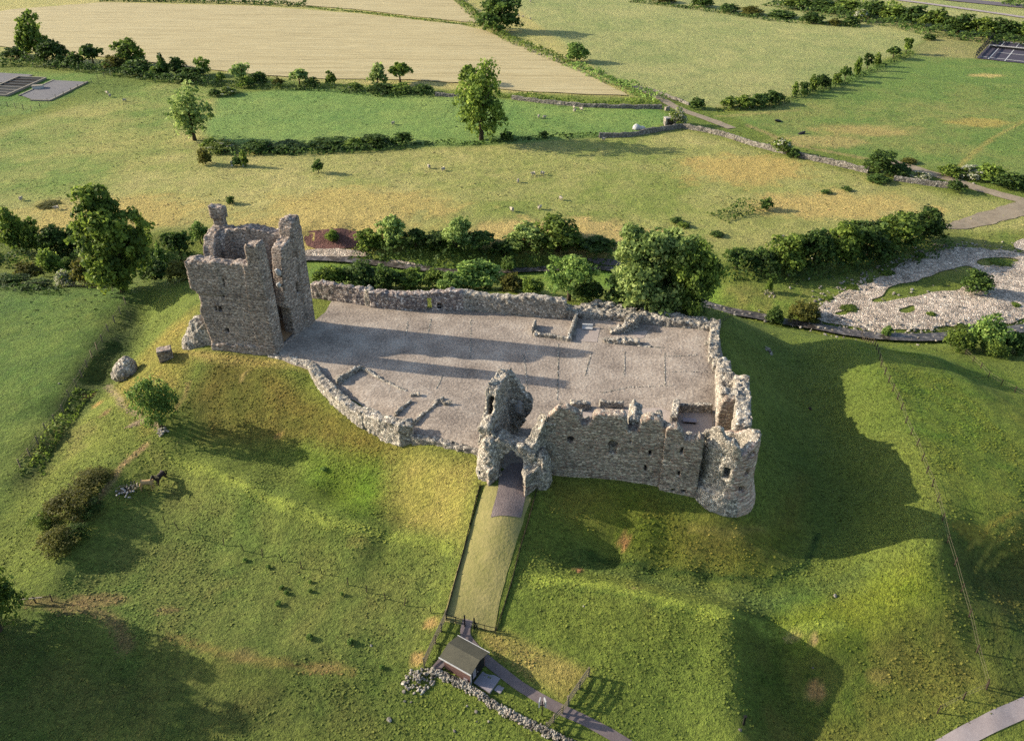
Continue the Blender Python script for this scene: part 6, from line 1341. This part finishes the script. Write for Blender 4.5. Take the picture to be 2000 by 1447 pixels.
# white slabs and pale floors inside the ruins
sheet_w('pale_floor', np.array([at(*q, 8)[:2] for q in [(1126, 643), (1172, 640), (1166, 670), (1125, 667)]]), .08, M['dust'], .5, 'pale dusty floor of the small room by the rear wall', .1)
sheet_w('pale_floor', np.array([at(*q, 8)[:2] for q in [(1234, 650), (1266, 647), (1257, 661), (1244, 665)]]), .08, M['dust'], .5, 'pale dusty corner beside the rubble stack', .1)
sheet_w('pale_floor', np.array([at(*q, 8)[:2] for q in [(1090, 830), (1118, 808), (1160, 803), (1215, 801), (1290, 798), (1306, 806), (1318, 810), (1389, 808), (1392, 850), (1375, 900), (1090, 890)]]), .08, M['dust'], .6, 'pale earth floor of the rooms behind the hall front', .1)
t = thing('stone_bench', 'white stone slab with a raised back in the small room', 'slab', tuple(at(1147, 645, 8))); p = at(1147, 645, 8)
MB().box(p + [0, .1, .28], (1.5, .55, .16), -.12).build('seat', M['white'], t); MB().box(p + [.06, .55, .45], (1.5, .28, .5), -.12).build('back', M['white'], t); MB().box(p + [0, .1, .1], (1.3, .4, .25), -.12).build('base', M['concrete'], t)
p = at(1346, 826, 8.2); t = thing('table_slab', 'pale table slab on a dark base in the room behind the hall', 'slab', (p[0], p[1], 8.1))
MB().box((p[0], p[1], 8.62), (1.6, .75, .1), -.12).build('top', M['slab'], t); MB().box((p[0], p[1], 8.32), (1.45, .6, .5), -.12).build('base', M['darkboards'], t)

# water works, tennis court, shelter
t = thing('settling_tank', 'open concrete tank split into dark compartments', 'tank', tuple(atg(40, 170)))
q = [atg(*v) for v in ((-2, 169.5), (37, 152.5), (90, 155), (13, 189))]; q[0] = atg(-40, 186)
TW = MB()
def kerb(mb, a, b, wd, h0, h1):
    a = np.array(a); b = np.array(b); mb.bar(np.r_[a[:2], gz(*a[:2]) + (h0 + h1) / 2], np.r_[b[:2], gz(*b[:2]) + (h0 + h1) / 2], wd, h1 - h0)
for i in range(4): kb_ = MB(); kerb(kb_, q[i], q[(i + 1) % 4], .6, -.3, .6); kb_.build('wall', M['concrete'], t)
for f in (.14, .29, .43, .57, .72, .86):
    a = q[1] + (q[0] - q[1]) * f; b = q[2] + (q[3] - q[2]) * f; kb_ = MB(); kerb(kb_, a, b, .4, -.3, .5); kb_.build('partition', M['wooddark'] if f < .5 else M['concrete'], t)
obj('sludge', [v + np.array([0, 0, .25]) for v in q], [(0, 1, 2, 3)], M['darkboards'], t)
t = thing('bed_kerb', 'pale concrete kerb framing the gravel filter bed', 'kerb', tuple(atg(98, 198)))
for a, b in (((171.5, 161.5), (98, 198)), ((98, 198), (60, 197)), ((106, 158), (38, 188.5))): kb_ = MB(); kerb(kb_, atg(*a), atg(*b), .55, -.2, .4); kb_.build('kerb_side', M['concrete'], t)
p = atg(75, 174); t = thing('chamber', 'small white chamber on the edge of the filter bed', 'box', tuple(p)); MB().box(p + [0, 0, .5], (3.2, 2.0, 1.1), .3).build('body', M['white'], t); MB().box(p + [0, 0, 1.12], (3.4, 2.2, .15), .3).build('lid', M['concrete'], t)
t = thing('tennis_net', 'white topped net across the dark court', 'net', tuple(atg(1960, 96)))
a, b = atg(1931, 94.5), atg(2050, 106); MB().bar(a + [0, 0, 1.2], b + [0, 0, 1.2], .12, .3).build('tape', M['white'], t); MB().bar(a + [0, 0, .7], b + [0, 0, .7], .05, .8).build('mesh', M['black'], t)
for k_, q_ in enumerate((a, b)): MB().box(q_ + np.array([0, 0, .6]), (.15, .15, 1.5)).build('post', M['white'], t)
lm = MB()
for (a, b) in (((1946, 82), (2060, 93)), ((1915, 112), (2060, 129)), ((1962, 83.5), (1930, 117)), ((1990, 87), (1962, 121)), ((1948, 104), (2060, 116))):
    a, b = atg(*a), atg(*b); lm.bar(a + [0, 0, .26], b + [0, 0, .26], .35, .06)
tag(lm.build('court_lines', M['white']), 'white lines painted on the dark tennis court', None, None, 'structure')
t = fence([(1905, 114), (1938, 80)], 4, 3.0, 'dark mesh fence at the end of the tennis court', 'darkboards', (1, 2, 3), True, .2, name='court_fence', rw=.5)
p = atg(1308, 246); t = thing('stone_shelter', 'small ruined stone shelter with a pale slab roof and dark opening', 'hut', tuple(p))
for (cx_, cy_, sx_, sy_, hh) in ((-1.3, .6, .5, 2.4, 2.2), (1.35, .6, .5, 2.4, 1.7), (0, 1.7, 2.4, .4, 1.9)):
    MB().box(p + np.array([cx_, cy_, hh / 2]), (sx_, sy_, hh), .1, 0, .09).build('wall', M['drystone'], t)
MB().box(p + np.array([-.1, .7, 2.15]), (2.9, 2.5, .2), .1, -.08, .08).build('roof', M['plaster'], t)
MB().box(p + np.array([0.1, -.2, .12]), (2.0, 1.0, .2), .1).build('threshold', M['earth'], t)
plant('bush', 1325, 248, 36, 203, 'bush', 'leaf_flower', 'yellow green bush hanging over the stone shelter', 'bush', None, 3200, 0, .2)
p = atg(1247, 254); t = thing('covered_heap', 'white sheeted heap lying in the green meadow by the shelter', 'covered heap', tuple(p))
stone('sheet', union(blob(p + np.array([-.5, .5, .5]), (1.2, .9, 1.0)), blob(p + np.array([.9, .6, .3]), (1.3, .7, .7))), .2, M['white'], t, .1, 1.2, 91); MB().bar(p + [-1.7, -.1, .05], p + [-1.6, .6, .05], .15, .15).build('weight', M['concrete'], t)
p = atg(1303, 216); tag(MB().box(p + [0, 0, .5], (1.4, .8, 1.0), .4, 0, .15).build('trough', M['concrete']), 'grey trough at the end of the wall by the track', 'trough')
for px, py, lb in ((453.5, 325, 'left one of two white posts in the dry pasture'), (474.5, 325, 'right one of two white posts in the dry pasture')):
    p = atg(px, py); t = thing('white_post', lb, 'post', tuple(p), 'white posts in the pasture'); MB().box(p + [0, 0, .6], (.5, .4, 1.3)).build('shaft', M['white'], t); MB().box(p + [0, 0, 1.3], (.4, .3, .2)).build('cap', M['concrete'], t)
p = atg(1520, 238); tag(MB().rock(p + np.array([0, 0, .2]), (3.4, 1.6, .9), np.random.default_rng(2)).build('dark_heap', M['black']), 'flat dark heap at the near edge of the sports field', 'heap')
p = atg(1566, 262); tag(MB().rock(p + np.array([0, 0, .2]), (3.0, 1.4, .8), np.random.default_rng(3)).build('dark_heap', M['black']), 'second dark heap, nearer the elder bush', 'heap')

# horses and sheep: skinned bodies
def skinned(name, pts_, edges, rad, mat, root, parent=None, sub=2):
    me = bpy.data.meshes.new(name); me.from_pydata(pts_, edges, []); o = bpy.data.objects.new(name, me); COL.objects.link(o)
    sk = o.modifiers.new('skin', 'SKIN'); sv = me.skin_vertices[0].data
    for v, r in zip(sv, rad): v.radius = (r, r) if not isinstance(r, tuple) else r
    sv[root].use_root = True
    ss = o.modifiers.new('sub', 'SUBSURF'); ss.levels = sub; ss.render_levels = sub
    dg = bpy.context.evaluated_depsgraph_get(); m2 = bpy.data.meshes.new_from_object(o.evaluated_get(dg)); bpy.data.objects.remove(o)
    m2.materials.clear(); m2.materials.append(M[mat]); m2.polygons.foreach_set('use_smooth', np.ones(len(m2.polygons), bool)); m2.name = name
    return m2

def horse(px, py, rz, coat, mane, label, head=0.0):
    pts_ = [(-.78, 0, 1.22), (-.35, 0, 1.2), (.12, 0, 1.17), (.5, 0, 1.24), (.74, 0, 1.36), (.95, 0, 1.62 + head), (1.08, 0, 1.86 + head), (1.26, 0, 1.74 + head), (1.46, 0, 1.54 + head)]
    ed = [(i, i + 1) for i in range(8)]; rad = [.27, .31, .31, .28, .2, .155, .13, .11, .075]
    for s in (-1, 1):
        k = len(pts_); pts_ += [(-.72, s * .17, .95), (-.58, s * .17, .78), (-.84, s * .16, .5), (-.78, s * .16, .14), (-.72, s * .16, .0)]; rad += [.18, .13, .075, .05, .06]; ed += [(0, k), (k, k + 1), (k + 1, k + 2), (k + 2, k + 3), (k + 3, k + 4)]
        k = len(pts_); dx = .1 * s; pts_ += [(.5, s * .16, .92), (.52 + dx, s * .15, .5), (.5 + dx, s * .15, .14), (.55 + dx, s * .15, .0)]; rad += [.14, .075, .048, .06]; ed += [(3, k), (k, k + 1), (k + 1, k + 2), (k + 2, k + 3)]
        k = len(pts_); pts_ += [(1.05, s * .07, 2.0 + head)]; rad += [.035]; ed += [(6, k)]
    t = thing('horse', label, 'horse', (0, 0, 0), 'horses in the meadow')
    link(bpy.data.objects.new('body', skinned('body', pts_, ed, rad, coat, 1)), t)
    link(bpy.data.objects.new('tail', skinned('tail', [(-.98, 0, 1.3), (-1.1, 0, 1.1), (-1.13, 0, .75), (-1.08, 0, .5)], [(0, 1), (1, 2), (2, 3)], [.06, .085, .08, .03], mane, 0, None, 1)), t)
    link(bpy.data.objects.new('mane', skinned('mane', [(.55, 0, 1.5), (.78, 0, 1.66), (.92, 0, 1.86 + head), (1.06, 0, 2.0 + head)], [(0, 1), (1, 2), (2, 3)], [(.05, .08), (.05, .11), (.05, .1), (.04, .06)], mane, 0, None, 1)), t)
    return place(t, px, py, rz)
horse(291, 956, .22, 'palomino', 'mane', 'tan horse with a pale tail and mane standing by the debris heap')
o = horse(316, 944, -1.9, 'darkhorse', 'black', 'dark horse facing the viewer behind the tan horse', .05)
pts_ = [(-.42, 0, .62), (0, 0, .62), (.4, 0, .64), (.62, 0, .74), (.82, 0, .66)]; ed = [(0, 1), (1, 2), (2, 3), (3, 4)]; rad = [.26, .3, .25, .12, .09]
for sx_ in (-.36, .34):
    for sy_ in (-.14, .14):
        k = len(pts_); pts_ += [(sx_, sy_, .36), (sx_, sy_, .0)]; rad += [.07, .05]; ed += [(0 if sx_ < 0 else 2, k), (k, k + 1)]
SHEEP = skinned('sheep', pts_, ed, rad, 'wool', 1, None, 1)
for i, (px, py, lb) in enumerate([(1011, 10, 'sheep at the very top edge by the large dark tree'), (1036, 5, 'sheep nearest the top edge, right of the dark tree'), (1013, 33, 'sheep beside the trunk shade of the large dark tree'), (1021, 35, 'left sheep of the pair above the tree shadow'), (1036, 39, 'right sheep of the pair above the tree shadow'), (1092, 208, 'sheep close under the wall at the crop point'), (1121, 213, 'upper sheep of the trio under the wall'), (1122, 219, 'lower sheep of the trio under the wall'), (1136, 216, 'outer sheep of the trio under the wall'), (1052, 231, 'left sheep of the pair in the open green meadow'), (1063, 232, 'right sheep of the pair in the open green meadow'),
    (838, 329, 'larger white sheep in the dry pasture below the big ash'), (866, 334, 'small sheep behind the larger one below the big ash'), (1059, 342, 'sheep in the pasture below the long tree shadow'), (1012, 357, 'sheep alone in the middle of the pasture'), (1042, 343, 'faint sheep beside the one below the tree shadow'), (1095, 391, 'sheep nearest the river trees'), (1054, 409, 'sheep on the pale grass above the glossy round tree'), (210, 184, 'upper sheep of three near the filter bed'), (215, 190, 'middle sheep of three near the filter bed'), (243, 199, 'outermost sheep of three near the filter bed'), (1000, 413, 'smallest sheep on the pale grass'), (768, 244, 'sheep lying in the green meadow below the two trees'), (1178, 275, 'sheep beside the low grey wall'), (42, 392, 'sheep in the far left dry pasture'), (112, 410, 'sheep by the flat scrubby bush')]):
    o = link(bpy.data.objects.new('sheep', SHEEP)); place(o, px, py, i * 1.9, .0); o.scale = (1.05,) * 3; tag(o, lb, 'sheep', 'sheep grazing the pastures')

mb = MB(); rr = np.random.default_rng(17); SHB = chaikin(poly_w([(1592,602),(1640,572),(1700,547),(1760,520),(1850,480),(1960,488),(2030,505),(2030,622),(1900,642),(1800,650),(1700,645),(1640,637),(1600,628)]), 2)
_x = rr.uniform(SHB[:, 0].min() - 3, SHB[:, 0].max(), 9000); _y = rr.uniform(SHB[:, 1].min() - 3, SHB[:, 1].max() + 3, 9000); _s = np.abs(sdist(_x, _y, SHB)); _k = (_s < 2.2) | (rr.random(9000) < .08)
for x, y in list(zip(_x[_k], _y[_k]))[:1100]:
    s_ = .2 + .55 * rr.random() ** 2.5; mb.rock((x, y, gz(x, y) + .12), (s_ * 1.2, s_, s_ * .6), rr)
for (ax, ay), (bx, by) in zip(RIVW[7:-1], RIVW[8:]):
    for _ in range(13):
        f_ = rr.random(); x = ax + (bx - ax) * f_ + rr.normal(0, 1.1); y = ay + (by - ay) * f_ + rr.normal(0, 1.1); s_ = .18 + .5 * rr.random() ** 2
        mb.rock((x, y, max(float(gz(x, y)), -5.85) + .08), (s_ * 1.2, s_, s_ * .6), rr)
tag(mb.build('river_stones', M['drystone']), 'loose stones strewn over and around the shingle bank', None, None, 'stuff')
for i, (px, py, w_, lb) in enumerate([(1618, 588, 22, 'weedy tuft on the upper tip of the shingle'), (1668, 566, 26, 'weedy tuft along the upper shingle edge, nearest the tip'), (1735, 538, 30, 'long weedy tuft along the upper shingle edge'), (1800, 505, 26, 'weedy tuft where the riverside belt meets the shingle'), (1880, 646, 30, 'weedy tuft on the lower shingle edge'), (1660, 608, 34, 'weedy patch between the two shingle islands'), (1960, 520, 40, 'weedy patch right of the round shingle bush'), (1820, 618, 18, 'small weedy tuft in the open shingle'), (1985, 600, 20, 'small weedy tuft near the edge of the picture in the shingle')]):
    plant('weed_clump', px, py, w_, py - 7, 'bush', 'leaf_mid', lb, 'weeds', 'weeds on the shingle', 1300)

# ------------------------------------------------------------------ rough grass: blades and tussocks standing up from the sward
mg, tg, bgm = new_mat('tussock'); Ng = NB(tg); ag = Ng.n('Attribute', attribute_name='col'); tg.links.new(ag.outputs['Color'], bgm.inputs['Base Color'])
def tussocks(name, n, x0, x1, y0, y1, size, label, clump, seed):
    rr = np.random.default_rng(seed); x = rr.uniform(x0, x1, n); y = rr.uniform(y0, y1, n)
    keepm = vnoise(x / clump, y / clump, np.zeros(n), 7) + .6 * vnoise(x / (clump * .3), y / (clump * .3), np.zeros(n), 8) + rr.normal(0, .35, n) > .05
    fw = y * CT - (gz(x, y) - H) * ST; keepm &= (np.abs(x) < fw * .64 + 4)
    for pl in NOGRASS:
        keepm &= sdist(x, y, pl) > .15
    x, y = x[keepm], y[keepm]; n = len(x)
    i = np.clip(np.searchsorted(XS, x), 0, len(XS) - 1); j = np.clip(np.searchsorted(YS, y), 0, len(YS) - 1); c = CGRID[j, i] * rr.uniform(.75, 1.45, n)[:, None]
    z = gz(x, y); a = rr.uniform(0, 6.283, n); s = size * rr.uniform(.5, 1.4, n); dx, dy = np.cos(a) * s * .6, np.sin(a) * s * .6; ex_, ey_ = -np.sin(a) * s * .55, np.cos(a) * s * .55; hh = s * rr.uniform(.1, .5, n)
    V = np.stack([np.c_[x - dx, y - dy, z + .01 * 0], np.c_[x - ex_, y - ey_, z + .02], np.c_[x + dx, y + dy, z + hh], np.c_[x + ex_, y + ey_, z + .03 + hh * .3]], 1).reshape(-1, 3)
    o = obj(name, V, np.arange(4 * n).reshape(-1, 4), mg, None, False, np.repeat(c, 4, 0)); return tag(o, label, None, None, 'stuff')
CGRID = col.reshape(GX.shape + (3,))
NOGRASS = [poly_w(pl) for pl in ([(645, 590), (1100, 622), (1400, 650), (1410, 700), (1460, 720), (1480, 880), (1490, 960), (1405, 1016), (1350, 975), (1285, 960), (1060, 935), (1030, 968), (1020, 1014), (955, 1012), (935, 930), (940, 892), (800, 870), (700, 830), (600, 730), (530, 705), (545, 698), (370, 685), (360, 500), (600, 430)], [(940, 950), (1048, 955), (970, 1230), (866, 1212)], [(1590, 600), (1760, 515), (2100, 480), (2100, 660), (1600, 640)], [(905, 1208), (926, 1212), (925, 1245), (1000, 1318), (1110, 1380), (1260, 1462), (1180, 1462), (1000, 1350), (890, 1250)], [(1800, 1480), (1860, 1430), (2060, 1345), (2060, 1400), (1900, 1480)])]
tussocks('grass_tufts', 130000, -62, 62, 38, 112, .2, 'uneven tufts of rough grass over the mound and meadow', 5, 1)
tussocks('pasture_tussocks', 38000, -190, 190, 112, 290, .4, 'uneven tussocks of the pastures across the stream', 9, 2)
